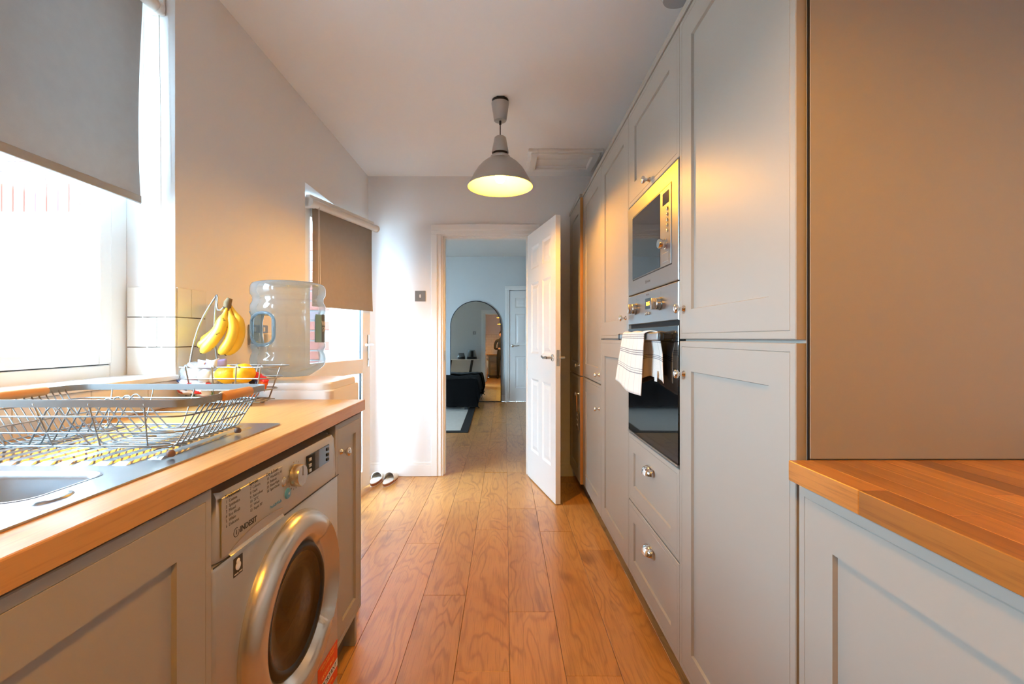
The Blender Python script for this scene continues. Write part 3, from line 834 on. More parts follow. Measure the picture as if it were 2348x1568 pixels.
# bedroom door and its frame on the far wall
d3 = six_panel('door_3', 'closed white six panel door beside the arched mirror', 0.70, 1.985, 0.035, (0.782, BY1 - 0.006, 0.006), PI)
tr3 = struct(thing('trim_3', 'white architrave of the closed door beside the arched mirror', 'door frame', (0.43, BY1, 0)), 'white architrave of the closed door beside the arched mirror', 'door frame')
for x0, x1 in ((0.0, 0.078), (0.786, 0.864)):
    bm = bmesh.new(); bbox(bm, x0, x1, BY1 - 0.062, BY1, 0.002, 2.005, 0.004, 2); bbox(bm, *((x0, x0 + 0.045) if x0 < 0.3 else (x1 - 0.045, x1)), BY1 - 0.07, BY1 - 0.06, 0.002, 2.005, 0.004, 2); mk('architrave_leg', bm, GLOSSW, tr3)
bm = bmesh.new(); bbox(bm, 0.0, 0.864, BY1 - 0.062, BY1, 2.0055, 2.08, 0.004, 2); bbox(bm, 0.0, 0.864, BY1 - 0.07, BY1 - 0.0605, 2.035, 2.08, 0.004, 2); mk('architrave_head', bm, GLOSSW, tr3)

# --- ceiling: loft hatch and smoke alarm
lh = struct(thing('trim_4', 'white moulded frame of the small loft hatch in the ceiling', 'loft hatch', (0.43, 3.43, ZC - 0.02)), 'white moulded frame of the small loft hatch in the ceiling', 'loft hatch')
hx0, hx1, hy0, hy1 = 0.165, 0.70, 3.245, 3.62
for nm, q in (('moulding', (hx0, hx0 + 0.07, hy0, hy1)), ('moulding', (hx1 - 0.07, hx1, hy0, hy1)), ('moulding', (hx0 + 0.07, hx1 - 0.07, hy0, hy0 + 0.065)), ('moulding', (hx0 + 0.07, hx1 - 0.07, hy1 - 0.065, hy1))):
    bm = bmesh.new(); bbox(bm, *q, ZC - 0.022, ZC, 0.003, 1)
    x0, x1, y0, y1 = q
    if y1 - y0 > 0.2:
        k = (x0 + 0.02, x1) if x0 < 0.4 else (x0, x1 - 0.02)
        bbox(bm, k[0], k[1], y0 + 0.02, y1 - 0.02, ZC - 0.036, ZC - 0.020, 0.006, 2)
    else:
        k = (y0 + 0.02, y1) if y0 < 3.4 else (y0, y1 - 0.02)
        bbox(bm, x0 - 0.02, x1 + 0.02, k[0], k[1], ZC - 0.036, ZC - 0.020, 0.006, 2)
    mk(nm, bm, GLOSSW, lh)
bm = bmesh.new(); bbox(bm, hx0 + 0.07, hx1 - 0.07, hy0 + 0.065, hy0 + 0.175, ZC - 0.004, ZC - 0.0005, 0.001, 1); bbox(bm, hx0 + 0.07, hx1 - 0.07, hy0 + 0.179, hy1 - 0.065, ZC - 0.006, ZC - 0.0005, 0.001, 1); mk('hatch_panel', bm, GLOSSW, lh)
bm = bmesh.new(); lathe(bm, [(0.0, 0.0), (0.062, 0.0), (0.062, -0.018), (0.056, -0.034), (0.03, -0.038), (0.0, -0.038)], (0.668, 1.765, ZC), 'Z', 36)
tag(mk('smoke_alarm', bm, mat('pale_grey_alarm_plastic', srgb(176, 176, 176), rough=0.5), None, smooth=40), 'round pale smoke alarm on the ceiling above the tall cabinets', 'alarm')

# --- wall fittings
sw = thing('light_switch', 'brushed metal light switch on the wall left of the doorway', 'switch', (-0.703, YF, 1.45))
bm = bmesh.new(); bbox(bm, -0.747, -0.659, YF - 0.006, YF, 1.449, 1.537, 0.0015, 1); mk('plate', bm, STEEL, sw)
bm = bmesh.new(); bbox(bm, -0.709, -0.697, YF - 0.010, YF - 0.005, 1.48, 1.506, 0.001, 1); mk('rocker', bm, WHITEP, sw)
sw = thing('light_switch', 'metal switch plate on the bedroom wall reflected in the mirror', 'switch', (-0.80, 3.917, 1.42))
bm = bmesh.new(); bbox(bm, -0.845, -0.757, 3.916, 3.922, 1.42, 1.508, 0.0015, 1); mk('plate', bm, STEEL, sw)
bm = bmesh.new(); bbox(bm, -0.807, -0.795, 3.921, 3.926, 1.451, 1.477, 0.001, 1); mk('rocker', bm, WHITEP, sw)

so = thing('wall_socket', 'double power socket on the wall behind the water bottle', 'socket', (XL, 2.10, 1.10))
bm = bmesh.new(); bbox(bm, XL, XL + 0.007, 2.02, 2.18, 1.115, 1.205, 0.002, 1); mk('plate', bm, STEEL, so)
for y in (2.062, 2.14):
    bm = bmesh.new(); bbox(bm, XL + 0.006, XL + 0.04, y - 0.026, y + 0.026, 1.112, 1.168, 0.008, 2); mk('plug', bm, WHITEP, so)
    bm = bmesh.new(); bbox(bm, XL + 0.006, XL + 0.011, y - 0.008, y + 0.008, 1.175, 1.195, 0.001, 1); mk('switch', bm, WHITEP, so)
    bm = bmesh.new(); tube(bm, [(XL + 0.03, y, 1.115), (XL + 0.028, y - 0.003, 1.08), (XL + 0.016, y - 0.012, 1.0), (XL + 0.012, y - 0.015, 0.5), (XL + 0.012, y - 0.015, 0.02)], 0.0035, 8); mk('cable', bm, WHITEP, so)

# ================================================================== CABINETS
XFR = 0.558        # door front plane, right run
XFL = -0.540       # door front plane, left run
G = 0.0015         # half gap between doors
ZT = 2.149         # top of tall doors

def cab_door(root, y0, y1, z0, z1, xf, s, knob=None, cup=False, fr=0.09, nm='door'):
    bm = bmesh.new(); shaker(bm, y0 + G, y1 - G, z0 + G, z1 - G, xf, s, fr=fr)
    d = mk(nm, bm, CAB, root)
    if knob:
        k = mk('knob', knob_bm(xf, knob[0], knob[1], s), CHROME, d, smooth=50); k['label'] = 'small chrome knob'
    if cup:
        yc, zc = (y0 + y1) / 2, z1 - min(0.105, (z1 - z0) * 0.34)
        k = mk('cup_handle', cup_bm(xf, yc, zc, s), CHROME, d, smooth=50); k['label'] = 'chrome cup handle'
    return d

def carcass(root, y0, y1, z0, z1, xf, s, xb, plinth=True, pd=0.055, nm='body'):
    bm = bmesh.new()
    x0, x1 = sorted((xf - s * 0.0205, xb))
    bbox(bm, x0, x1, y0 + 0.0004, y1 - 0.0004, z0, z1, 0.001, 1)
    mk(nm, bm, CAB, root)
    if plinth:
        bm = bmesh.new(); x0, x1 = sorted((xf - s * pd, xf - s * (pd + 0.016)))
        bbox(bm, x0, x1, y0, y1, 0.0005, z0 - 0.0005, 0.001, 1); mk('plinth', bm, PLINTH, root)

def tall(label, y0, y1, split, xf=XFR, knobs=None, x_side=None):
    r = thing('tall_cabinet', label, 'cabinet', (0.85, (y0 + y1) / 2, 0), 'tall kitchen cabinets')
    carcass(r, y0, y1, 0.10, ZT, xf, -1, XR - 0.002)
    ky = y0 + 0.045 if not x_side else y1 - 0.04
    cab_door(r, y0, y1, split + 0.002, ZT, xf, -1, knob=(ky, split + knobs[0]))
    cab_door(r, y0, y1, 0.10, split - 0.002, xf, -1, knob=(ky, split - knobs[1]))
    return r
r1 = tall('tall grey cabinet beside the right worktop, warm lit side panel facing the viewer', 0.878, 1.465, 1.1385, knobs=(0.098, 0.105), x_side=True)
bm = bmesh.new(); bbox(bm, XFR + 0.024, XR - 0.002, 0.8735, 0.8775, 0.914, ZT, 0.0008, 1); sp = mk('side_panel', bm, CAB, r1); sp['label'] = 'grey side panel lit orange by the lamp'
bm = bmesh.new(); box(bm, XFR + 0.0205, XFR + 0.024, 0.8745, 0.8775, 0.12, ZT); mk('painted_gap_shade', bm, DARK, r1)  # solid near-black strip painted in for the shade of the door gap
tall('tall grey cabinet just beyond the oven with its lower knob behind the tea towel', 2.065, 2.66, 1.1385, knobs=(0.098, 0.125))
tall('tall grey cabinet next to the end cabinet, split at counter height', 2.66, 3.268, 0.872, knobs=(0.055, 0.145))
r5 = tall('end cabinet by the open white door, its doors standing slightly proud', 3.272, 3.79, 0.872, xf=XFR - 0.021, knobs=(0.075, 0.13))
for z0, z1 in ((0.10, 0.868), (0.876, ZT)):
    bm = bmesh.new(); box(bm, XFR - 0.0205, XFR - 0.0015, 3.2700, 3.2732, z0, z1); mk('door_edge', bm, EDGEB, r5)  # separate orange-brown strip along the near edge of the doors

# oven housing: built from boards so that the appliances sit inside it
ro = thing('oven_housing', 'tall grey cabinet holding the microwave, the oven and two drawers', 'cabinet', (0.85, 1.765, 0), 'tall kitchen cabinets')
bm = bmesh.new()
for q in ((XFR + 0.021, XR - 0.002, 1.4655, 1.4670, 0.10, ZT), (XFR + 0.021, XR - 0.002, 2.0625, 2.0645, 0.10, ZT), (XFR + 0.021, XR - 0.002, 1.467, 2.0625, ZT - 0.018, ZT), (XFR + 0.021, XR - 0.002, 1.467, 2.0625, 1.727, 1.739), (XFR + 0.035, XR - 0.002, 1.467, 2.0625, 0.70, 0.718), (XFR + 0.021, XR - 0.002, 1.467, 2.0625, 0.10, 0.118), (XR - 0.015, XR - 0.002, 1.467, 2.0625, 0.118, ZT - 0.018)):
    box(bm, *q)
mk('body', bm, CAB, ro)
bm = bmesh.new(); bbox(bm, XFR + 0.055, XFR + 0.071, 1.465, 2.065, 0.0005, 0.0995, 0.001, 1); mk('plinth', bm, PLINTH, ro)
cab_door(ro, 1.465, 2.065, 1.726, ZT, XFR, -1, knob=(1.765, 1.755))
cab_door(ro, 1.465, 2.065, 0.425, 0.724, XFR, -1, cup=True, fr=0.075, nm='drawer')
cab_door(ro, 1.465, 2.065, 0.10, 0.421, XFR, -1, cup=True, fr=0.075, nm='drawer')
# top strip over the tall run
bm = bmesh.new(); bbox(bm, XFR - 0.006, XFR + 0.06, 0.874, 3.268, ZT + 0.001, 2.174, 0.002, 1); bbox(bm, XFR - 0.027, XFR + 0.04, 3.268, 3.795, ZT + 0.001, 2.174, 0.002, 1)
tag(mk('cornice', bm, CAB), 'slim grey cornice strip along the top of the tall cabinets', 'cornice')

# right base cabinets
for i, (y0, y1, lab) in enumerate(((0.272, 0.872, 'grey base cabinet under the right oak worktop next to the tall cabinet'), (-0.328, 0.272, 'grey base cabinet under the right oak worktop beside the viewer'), (-0.928, -0.328, 'grey base cabinet under the right oak worktop behind the viewer'), (-1.25, -0.928, 'narrow grey base cabinet at the rear end of the right oak worktop'))):
    r = thing('base_cabinet', lab, 'cabinet', (0.85, (y0 + y1) / 2, 0), 'right base cabinets')
    carcass(r, y0, y1, 0.10, 0.8735, XFR, -1, XR - 0.002)
    cab_door(r, y0, y1, 0.10, 0.868, XFR, -1, knob=(y0 + 0.05, 0.80))
# left base cabinets
for i, (y0, y1, lab) in enumerate(((0.245, 0.845, 'grey base cabinet under the sink next to the washing machine'), (-0.355, 0.245, 'grey base cabinet under the left worktop beside the viewer'), (-0.955, -0.355, 'grey base cabinet under the left worktop behind the viewer'), (-1.25, -0.955, 'narrow grey base cabinet at the rear end of the left worktop'))):
    r = thing('base_cabinet', lab, 'cabinet', (-0.85, (y0 + y1) / 2, 0), 'left base cabinets')
    bm = bmesh.new()                                  # carcass of boards: open top for the sink bowls
    xb = XL + 0.012
    for q in ((xb, XFL - 0.0205, y0 + 0.0004, y0 + 0.016, 0.14, 0.8735), (xb, XFL - 0.0205, y1 - 0.016, y1 - 0.0004, 0.14, 0.8735), (xb, XFL - 0.0205, y0 + 0.016, y1 - 0.016, 0.14, 0.156), (xb, xb + 0.01, y0 + 0.016, y1 - 0.016, 0.156, 0.8735)):
        box(bm, *q)
    mk('body', bm, CAB, r)
    bm = bmesh.new(); bbox(bm, XFL - 0.076, XFL - 0.06, y0, y1, 0.0005, 0.1395, 0.001, 1); mk('plinth', bm, PLINTH, r)
    cab_door(r, y0, y1, 0.14, 0.868, XFL, 1, knob=(y0 + 0.05, 0.80))
r = thing('base_cabinet', 'slim grey base cabinet between the washing machine and the worktop end', 'cabinet', (-0.85, 1.585, 0), 'left base cabinets')
bm = bmesh.new(); bbox(bm, XL + 0.012, XFL - 0.0205, 1.469, 1.70, 0.14, 0.8735, 0.001, 1); mk('body', bm, CAB, r)
bm = bmesh.new(); bbox(bm, XL + 0.012, XFL - 0.018, 1.7004, 1.7204, 0.0005, 0.8735, 0.001, 1); mk('end_panel', bm, CAB, r)
bm = bmesh.new(); bbox(bm, XFL - 0.076, XFL - 0.06, 1.469, 1.70, 0.0005, 0.1395, 0.001, 1); mk('plinth', bm, PLINTH, r)
cab_door(r, 1.458, 1.7205, 0.14, 0.868, XFL, 1, knob=(1.505, 0.772), fr=0.062)
# drawer cabinet across the end wall (seen in the mirror)
r = thing('drawer_cabinet', 'grey drawer cabinet across the end wall reflected in the mirror', 'cabinet', (0, -1.55, 0))
bm = bmesh.new(); bbox(bm, -0.53, 0.53, -1.845, -1.275, 0.10, 0.8735, 0.001, 1); mk('body', bm, CAB, r)
bm = bmesh.new(); bbox(bm, -0.53, 0.53, -1.34, -1.325, 0.0005, 0.0995, 0.001, 1); mk('plinth', bm, PLINTH, r)
for x0, x1 in ((-0.53, 0.0), (0.0, 0.53)):
    for z0, z1 in ((0.10, 0.36), (0.364, 0.62), (0.624, 0.868)):
        b = bmesh.new(); shaker(b, x0 + G, x1 - G, z0 + G, z1 - G, 0, 1, fr=0.06)
        bmesh.ops.transform(b, matrix=Matrix.Translation((0, -1.2545, 0)) @ Matrix.Rotation(PI / 2, 4, 'Z') @ Matrix.Scale(1, 4), verts=b.verts)
        for v in b.verts: v.co.x = -v.co.x if False else v.co.x
        # rotation maps +x to +y and +y to -x: mirror the span back
        for v in b.verts: v.co.x = -v.co.x
        d = mk('drawer', b, CAB, r)
        b = bmesh.new(); cb = cup_bm(0, 0, 0, 1); add(b, cb, Matrix.Translation(((x0 + x1) / 2, -1.2545, z1 - 0.09)) @ Matrix.Rotation(PI / 2, 4, 'Z')); mk('cup_handle', b, CHROME, d, smooth=50)

# ================================================================== WORKTOPS
ZW = 0.9125
wtR = thing('worktop', 'oak stave worktop on the right in warm light', 'worktop', (0.85, -0.5, 0.8745))
rng = random.Random(3)
ns, sx = 14, (1.158 - 0.540) / 14
for i in range(ns):
    y = -1.846 + 0.0
    xs0 = 0.540 + i * sx
    while y < 0.872:
        L_ = rng.uniform(0.45, 1.0)
        y2 = y + L_
        if i == 0 and y < 0.70 < y2 + 0.2: y2 = 0.70 if y < 0.5 else 0.873
        if 0.873 - y2 < 0.14: y2 = 0.873
        y2 = min(y2, 0.873)
        bm = bmesh.new(); bbox(bm, -sx / 2 + 0.00005, sx / 2 - 0.00005, -(y2 - y) / 2 + 0.00005, (y2 - y) / 2 - 0.00005, -0.019, 0.019, 0.0005 if i else 0.0012, 1)
        finish(bm); me = bpy.data.meshes.new('stave'); bm.to_mesh(me); bm.free(); me.materials.append(OAKR)
        link('stave', me, None, wtR, Vector((xs0 + sx / 2, (y + y2) / 2, 0.8935)) - wloc(wtR))
        y = y2
SKX0, SKX1, SKY0, SKY1 = -1.085, -0.602, 0.235, 1.234     # sink deck
bm = bmesh.new()
plate(bm, [(XL + 0.010, -1.846), (-0.530, -1.846), (-0.530, 1.734), (XL + 0.010, 1.734)], [[(SKX0 + 0.02, SKY0 + 0.02), (SKX1 - 0.02, SKY0 + 0.02), (SKX1 - 0.02, 0.815), (SKX0 + 0.02, 0.815)]], 0.8745, ZW)
es = [e for e in bm.edges if all(abs(v.co.x + 0.530) < 1e-4 for v in e.verts) and abs(e.verts[0].co.z - e.verts[1].co.z) < 1e-5 and abs(e.verts[0].co.z - ZW) < 1e-5]
bmesh.ops.bevel(bm, geom=es, offset=0.003, segments=2, affect='EDGES', profile=0.5)
tag(mk('worktop', bm, OAKL), 'pale oak worktop on the left with the sink set in', 'worktop')
bm = bmesh.new(); bbox(bm, -0.528, 0.538, -1.842, -1.235, 0.8745, ZW, 0.002, 1)
tag(mk('worktop', bm, OAKL), 'oak worktop across the end wall reflected in the mirror', 'worktop')

# ================================================================== SINK, TAP
sk = thing('kitchen_sink', 'stainless steel sink with ribbed drainer under the wire dish rack', 'sink', (-0.84, 0.73, ZW))
zt_ = ZW + 0.0035
half = rrect(-1.00, -0.672, 0.632, 0.788, 0.035)
main = rrect(-1.03, -0.655, 0.262, 0.598, 0.05)
bm = bmesh.new()
plate(bm, rrect(SKX0, SKX1, SKY0, SKY1, 0.012, 3), [half, main], ZW + 0.0003, zt_)
mk('deck', bm, SINKS, sk, smooth=30)
for nm, (x0, x1, y0, y1, r_), depth in (('bowl', (-1.00, -0.672, 0.632, 0.788, 0.035), 0.13), ('bowl', (-1.03, -0.655, 0.262, 0.598, 0.05), 0.165)):
    bm = bmesh.new(); prev = None
    for ins, z in ((-0.0005, zt_ + 0.0006), (0.003, zt_ + 0.0008), (0.007, zt_ - 0.003), (0.010, zt_ - 0.012), (0.016, zt_ - depth + 0.03), (0.022, zt_ - depth + 0.012), (0.036, zt_ - depth + 0.002), (0.05, zt_ - depth)):
        cur = [bm.verts.new((x, y, z)) for x, y in rrect(x0 + ins, x1 - ins, y0 + ins, y1 - ins, max(0.006, r_ - ins * 0.3), 6)]
        if prev:
            for k in range(len(cur)):
                bm.faces.new((prev[k], prev[(k + 1) % len(cur)], cur[(k + 1) % len(cur)], cur[k]))
        prev = cur
    bm.faces.new(prev)
    bw = mk(nm, bm, SINKS, sk, smooth=35)
    bm = bmesh.new(); lathe(bm, [(0, 0.0), (0.035, 0.0), (0.036, 0.003), (0.03, 0.004), (0.02, 0.001), (0, 0.001)], ((x0 + x1) / 2, (y0 + y1) / 2, zt_ - depth), 'Z', 24); mk('strainer', bm, CHROME, bw, smooth=40)
k = 0
x = -1.052
while x < -0.64:
    bm = bmesh.new(); x1r = x + 0.0255
    ye = 1.195 - (0.02 if x > -0.70 else 0)
    ys_ = 0.822 if x < -0.68 else 0.86
    # rib with sloped ends
    a = [(x, ys_, zt_ - 0.0005), (x1r, ys_, zt_ - 0.0005), (x1r, ye, zt_ - 0.0005), (x, ye, zt_ - 0.0005)]
    c_ = [(x + 0.003, ys_ + 0.013, zt_ + 0.004), (x1r - 0.003, ys_ + 0.013, zt_ + 0.004), (x1r - 0.003, ye - 0.013, zt_ + 0.004), (x + 0.003, ye - 0.013, zt_ + 0.004)]
    A = [bm.verts.new(q) for q in a]; B = [bm.verts.new(q) for q in c_]
    for i in range(4): bm.faces.new((A[i], A[(i + 1) % 4], B[(i + 1) % 4], B[i]))
    bm.faces.new(B); bm.faces.new(A[::-1])
    mk('drainer_rib', bm, SINKS, sk)
    x += 0.0345
bm = bmesh.new(); lathe(bm, [(0.0, 0.0025), (0.016, 0.0035), (0.021, 0.0025), (0.023, 0.0)], (-0.635, 0.655, zt_), 'Z', 28)
for v in bm.verts: v.co.x = -0.648 + (v.co.x + 0.635) * 0.75; v.co.y = 0.655 + (v.co.y - 0.655) * 1.3
mk('overflow_cover', bm, SINKS, sk, smooth=40)

tp = thing('kitchen_tap', 'swan neck steel tap at the window edge of the sink', 'tap', (-1.05, 0.70, zt_))
bm = bmesh.new(); lathe(bm, [(0.0, 0.0), (0.026, 0.0), (0.026, 0.006), (0.021, 0.012), (0.021, 0.05), (0.014, 0.056), (0.0, 0.056)], (-1.05, 0.70, zt_), 'Z', 24); mk('base', bm, CHROME, tp, smooth=40)
bm = bmesh.new(); pts = [(-1.05, 0.70, zt_ + 0.05), (-1.05, 0.70, 1.21)] + [(-1.05 + 0.004 * math.sin(a), 0.70 + 0.105 - 0.105 * math.cos(a), 1.21 + 0.105 * math.sin(a)) for a in [PI * i / 12 for i in range(1, 12)]] + [(-1.046, 0.912, 1.255), (-1.045, 0.913, 1.225)]
tube(bm, pts, 0.0125, 14); mk('spout', bm, CHROME, tp, smooth=50)
bm = bmesh.new(); tube(bm, [(-1.05, 0.68, 0.95), (-1.05, 0.655, 0.955), (-1.05, 0.61, 0.985)], [0.009, 0.008, 0.006], 10); mk('lever', bm, CHROME, tp, smooth=50)

# ================================================================== WASHING MACHINE
WL, WR_ = Vector((-0.5455, 0.8545, 0)), Vector((-0.5275, 1.4490, 0))
wa = math.atan2((WR_ - WL).y, (WR_ - WL).x) - PI / 2        # small turn of the machine
wm = thing('washing_machine', 'silver front loading washer dryer under the left worktop', 'washing machine', WL, rotz=wa)
WW = (WR_ - WL).length
# local: +x out of the front, y across the front from the left edge, z up
def wpart(nm, b, m, parent=wm, smooth=None):
    return mk(nm, b, m, parent, smooth=smooth, world=False)
bm = bmesh.new(); bbox(bm, -0.45, 0.0, 0.0, WW, 0.012, 0.7135, 0.010, 3); bbox(bm, -0.45, -0.03, 0.004, WW - 0.004, 0.7, 0.848, 0.004, 2); wpart('body', bm, SILVER, smooth=35)
bm = bmesh.new()
for y in (0.05, WW - 0.05):
    for x_ in (-0.05, -0.40): lathe(bm, [(0, 0.0), (0.02, 0.0), (0.02, 0.013), (0, 0.013)], (x_, y, 0), 'Z', 14)
wpart('feet', bm, BLACKP)
# control fascia: rounded at the sides and the top
prof = [(0.0, 0.7165), (0.002, 0.730), (0.0015, 0.80), (-0.001, 0.836), (-0.008, 0.846), (-0.03, 0.8495)]
bm = bmesh.new(); n = 36; g = []
for i in range(n + 1):
    u = i / n; y = WW * u
    e = min(u, 1 - u) * WW
    rd = 0.0 if e > 0.035 else 0.016 * (1 - e / 0.035) ** 2
    g.append([bm.verts.new((x_ - rd - (0.0 if z < 0.74 else rd * 0.9 * (z - 0.74) / 0.11), min(max(y, 0.0 + (0.028 * max(0, (z - 0.72) / 0.13) ** 2)), WW - (0.028 * max(0, (z - 0.72) / 0.13) ** 2)), z)) for x_, z in prof] + [bm.verts.new((-0.06, y, 0.8495)), bm.verts.new((-0.06, y, 0.7165))])
for i in range(n):
    m_ = len(g[0])
    for j in range(m_): bm.faces.new((g[i][j], g[i + 1][j], g[i + 1][(j + 1) % m_], g[i][(j + 1) % m_]))
bm.faces.new(g[0]); bm.faces.new(g[-1][::-1])
fascia = wpart('control_panel', bm, SILVER, smooth=40)
# detergent drawer outline and scoop handle
def U(Y): return Y - 0.8545
bm = bmesh.new()
bm_box = bmesh.new(); bbox(bm, 0.0008, 0.0030, 0.022, 0.2475, 0.722, 0.838, 0.0012, 1); dr = wpart('detergent_drawer', bm, SILVER); bm_box.free()
bm = bmesh.new(); n = 26; g = []
for i in range(n + 1):
    u = i / n; y = 0.045 + 0.205 * u
    hgt = 0.030 * (math.sin(PI * min(u * 0.75 + 0.06, 1.0)) ** 0.6)
    zb0 = 0.7165
    g.append([bm.verts.new((0.0036, y, zb0 + hgt)), bm.verts.new((0.001 - 0.004, y, zb0 + hgt * 0.72)), bm.verts.new((0.0 - 0.002, y, zb0 + hgt * 0.35)), bm.verts.new((0.004, y, zb0))])
for i in range(n):
    for j in range(3): bm.faces.new((g[i][j], g[i + 1][j], g[i + 1][j + 1], g[i][j + 1]))
for v in bm.verts: v.co.x += 0.0022
wpart('scoop_handle', bm, SILVERR, dr, smooth=60)
# printing on the fascia
FX = 0.0034
def wtext(items, m, nm='printing', parent=None, bold=0.0):
    b = bmesh.new()
    for s_, size, Y, Z, *al in items:
        text_on(b, s_, size, (FX, U(Y), Z), (0, 1, 0), (0, 0, 1), al[0] if al else 'LEFT', bold)
    return mk(nm, b, m, parent or fascia, world=False, recalc=False)
wtext([('Traditionals', 0.0105, 0.885, 0.8365), ('Specials', 0.0105, 0.965, 0.8365), ('Dry & Extra', 0.0105, 1.030, 0.8365)], INK, 'heading_print')
ls = []
for k, s_ in enumerate(('1  Cotton', '2  Synthetics', '3  Mixed', '4  Eco 40-60', '5  White', '6  Delicates')): ls.append((s_, 0.0088, 0.888, 0.8262 - k * 0.0094))
for k, s_ in enumerate(('7  Colours', '8  Dark', '9  Anti-odour', '10  20\u00b0C', '11  Wool', "12  Rapid 30'")): ls.append((s_, 0.0088, 0.968, 0.8262 - k * 0.0094))
for k, s_ in enumerate(('13  Wash&Dry 45', '14  Refresh', '15  Rinse+Spin', '16  Spin+Drain')): ls.append((s_, 0.0088, 1.033, 0.8262 - k * 0.0094))
wtext(ls, INKG, 'programme_print')
wtext([('INDESIT', 0.0165, 0.9335, 0.7545)], INK, 'brand_print', bold=0.0004)
bm = bmesh.new(); pts = [(FX, U(0.9215) + 0.0088 * math.cos(a), 0.7545 + 0.0088 * math.sin(a)) for a in [0.35 * PI + 1.75 * PI * i / 22 for i in range(23)]]
tube(bm, [(p[0] - 0.0005, p[1], p[2]) for p in pts], 0.0008, 5); text_on(bm, 'i', 0.014, (FX, U(0.9215), 0.7545), (0, 1, 0), (0, 0, 1), 'CENTER', 0.0004)
mk('brand_emblem', bm, INK, fascia, world=False, recalc=False)
wtext([('Push&Wash', 0.0105, 1.045, 0.757)], INKB, 'blue_print')
bm = bmesh.new(); lathe(bm, [(0, 0.0), (0.0275, 0.0), (0.0275, 0.018), (0.0255, 0.0215), (0.0, 0.0215)], (0.002, U(1.163), 0.797), 'X', 36)
dial = wpart('programme_dial', bm, SILVERR, smooth=40)
bm = bmesh.new(); bbox(bm, 0.0232, 0.0245, U(1.163) - 0.0012, U(1.163) + 0.0012, 0.797, 0.820, 0.0004, 1); mk('dial_mark', bm, INKG, dial, world=False)
b = bmesh.new()
for k in range(16):
    a = PI / 2 - 2 * PI * (k + 0.5) / 16
    text_on(b, str(k + 1), 0.006, (FX - 0.0008, U(1.163) + 0.0345 * math.cos(a), 0.797 + 0.0345 * math.sin(a)), (0, 1, 0), (0, 0, 1), 'CENTER')
mk('dial_numbers', b, INKG, fascia, world=False, recalc=False)
for nm, Y, Z, r_, m_ in (('button', 1.1085, 0.797, 0.0098, SILVERR), ('button', 1.2085, 0.800, 0.0098, SILVERR), ('blue_button', 1.1265, 0.763, 0.0112, mat('blue_button_plastic', srgb(92, 160, 190), rough=0.35))):
    bm = bmesh.new(); lathe(bm, [(0, 0.0), (r_ + 0.0022, 0.0), (r_ + 0.0022, 0.002), (r_ + 0.0006, 0.0035), (r_ + 0.0004, 0.002), (r_, 0.002), (r_, 0.0045), (r_ * 0.8, 0.0055), (0, 0.0055)], (0.0012, U(Y), Z), 'X', 24); bt = wpart(nm, bm, m_, smooth=40)
    if nm == 'blue_button':
        b = bmesh.new(); text_on(b, "45'", 0.008, (0.0070, U(Y), Z), (0, 1, 0), (0, 0, 1), 'CENTER'); mk('button_print', b, INKW, bt, world=False, recalc=False)
bm = bmesh.new(); bbox(bm, 0.0, 0.0040, U(1.229), U(1.372), 0.776, 0.828, 0.0012, 1); dsp = wpart('display', bm, BLACKG)
for i, (Y, Z) in enumerate(((1.243, 0.816), (1.243, 0.800), (1.243, 0.786), (1.358, 0.816), (1.358, 0.800), (1.358, 0.786))):
    bm = bmesh.new(); bbox(bm, 0.003, 0.0066, U(Y) - 0.007, U(Y) + 0.007, Z - 0.0042, Z + 0.0042, 0.001, 1); mk('display_button', bm, SILVERR if i < 3 else BLACKP, dsp, world=False)
# porthole
PC = (0.0, U(1.163), 0.463)
bm = bmesh.new(); lathe(bm, [(0.150, 0.004), (0.158, 0.012), (0.166, 0.022), (0.174, 0.030), (0.182, 0.034), (0.200, 0.0355), (0.216, 0.032), (0.228, 0.022), (0.235, 0.008), (0.236, -0.001)], PC, 'X', 72, closed_ends=False)
# grip recess on the right-hand side of the ring
for v in bm.verts:
    dy, dz = v.co.y - PC[1], v.co.z - PC[2]; rr = math.hypot(dy, dz); a = math.degrees(math.atan2(dz, dy))
    if -42 < a < 48 and rr < 0.206 and rr > 0.155:
        e = min(1, min(a + 42, 48 - a) / 6.0)
        v.co.x = v.co.x * (1 - e) + e * (0.004 if rr < 0.19 else 0.018)
ring = wpart('door_ring', bm, SILVERR, smooth=45)
bm = bmesh.new(); lathe(bm, [(0.128, 0.006), (0.136, 0.014), (0.146, 0.016), (0.153, 0.010), (0.155, 0.002)], PC, 'X', 64, closed_ends=False); wpart('door_gasket', bm, BLACKP, smooth=60)
bm = bmesh.new(); lathe(bm, [(0.134, 0.010), (0.126, 0.0085), (0.112, 0.004), (0.09, 0.003), (0.05, 0.006), (0.0, 0.009)], PC, 'X', 64, closed_ends=False); wpart('door_glass', bm, mat('porthole_glass', srgb(12, 10, 8), rough=0.06, spec=0.45), smooth=60)
bm = bmesh.new(); bbox(bm, 0.0, 0.0015, 0.0, WW, 0.7125, 0.7155, 0.0004, 1); wpart('seam', bm, BLACKP)
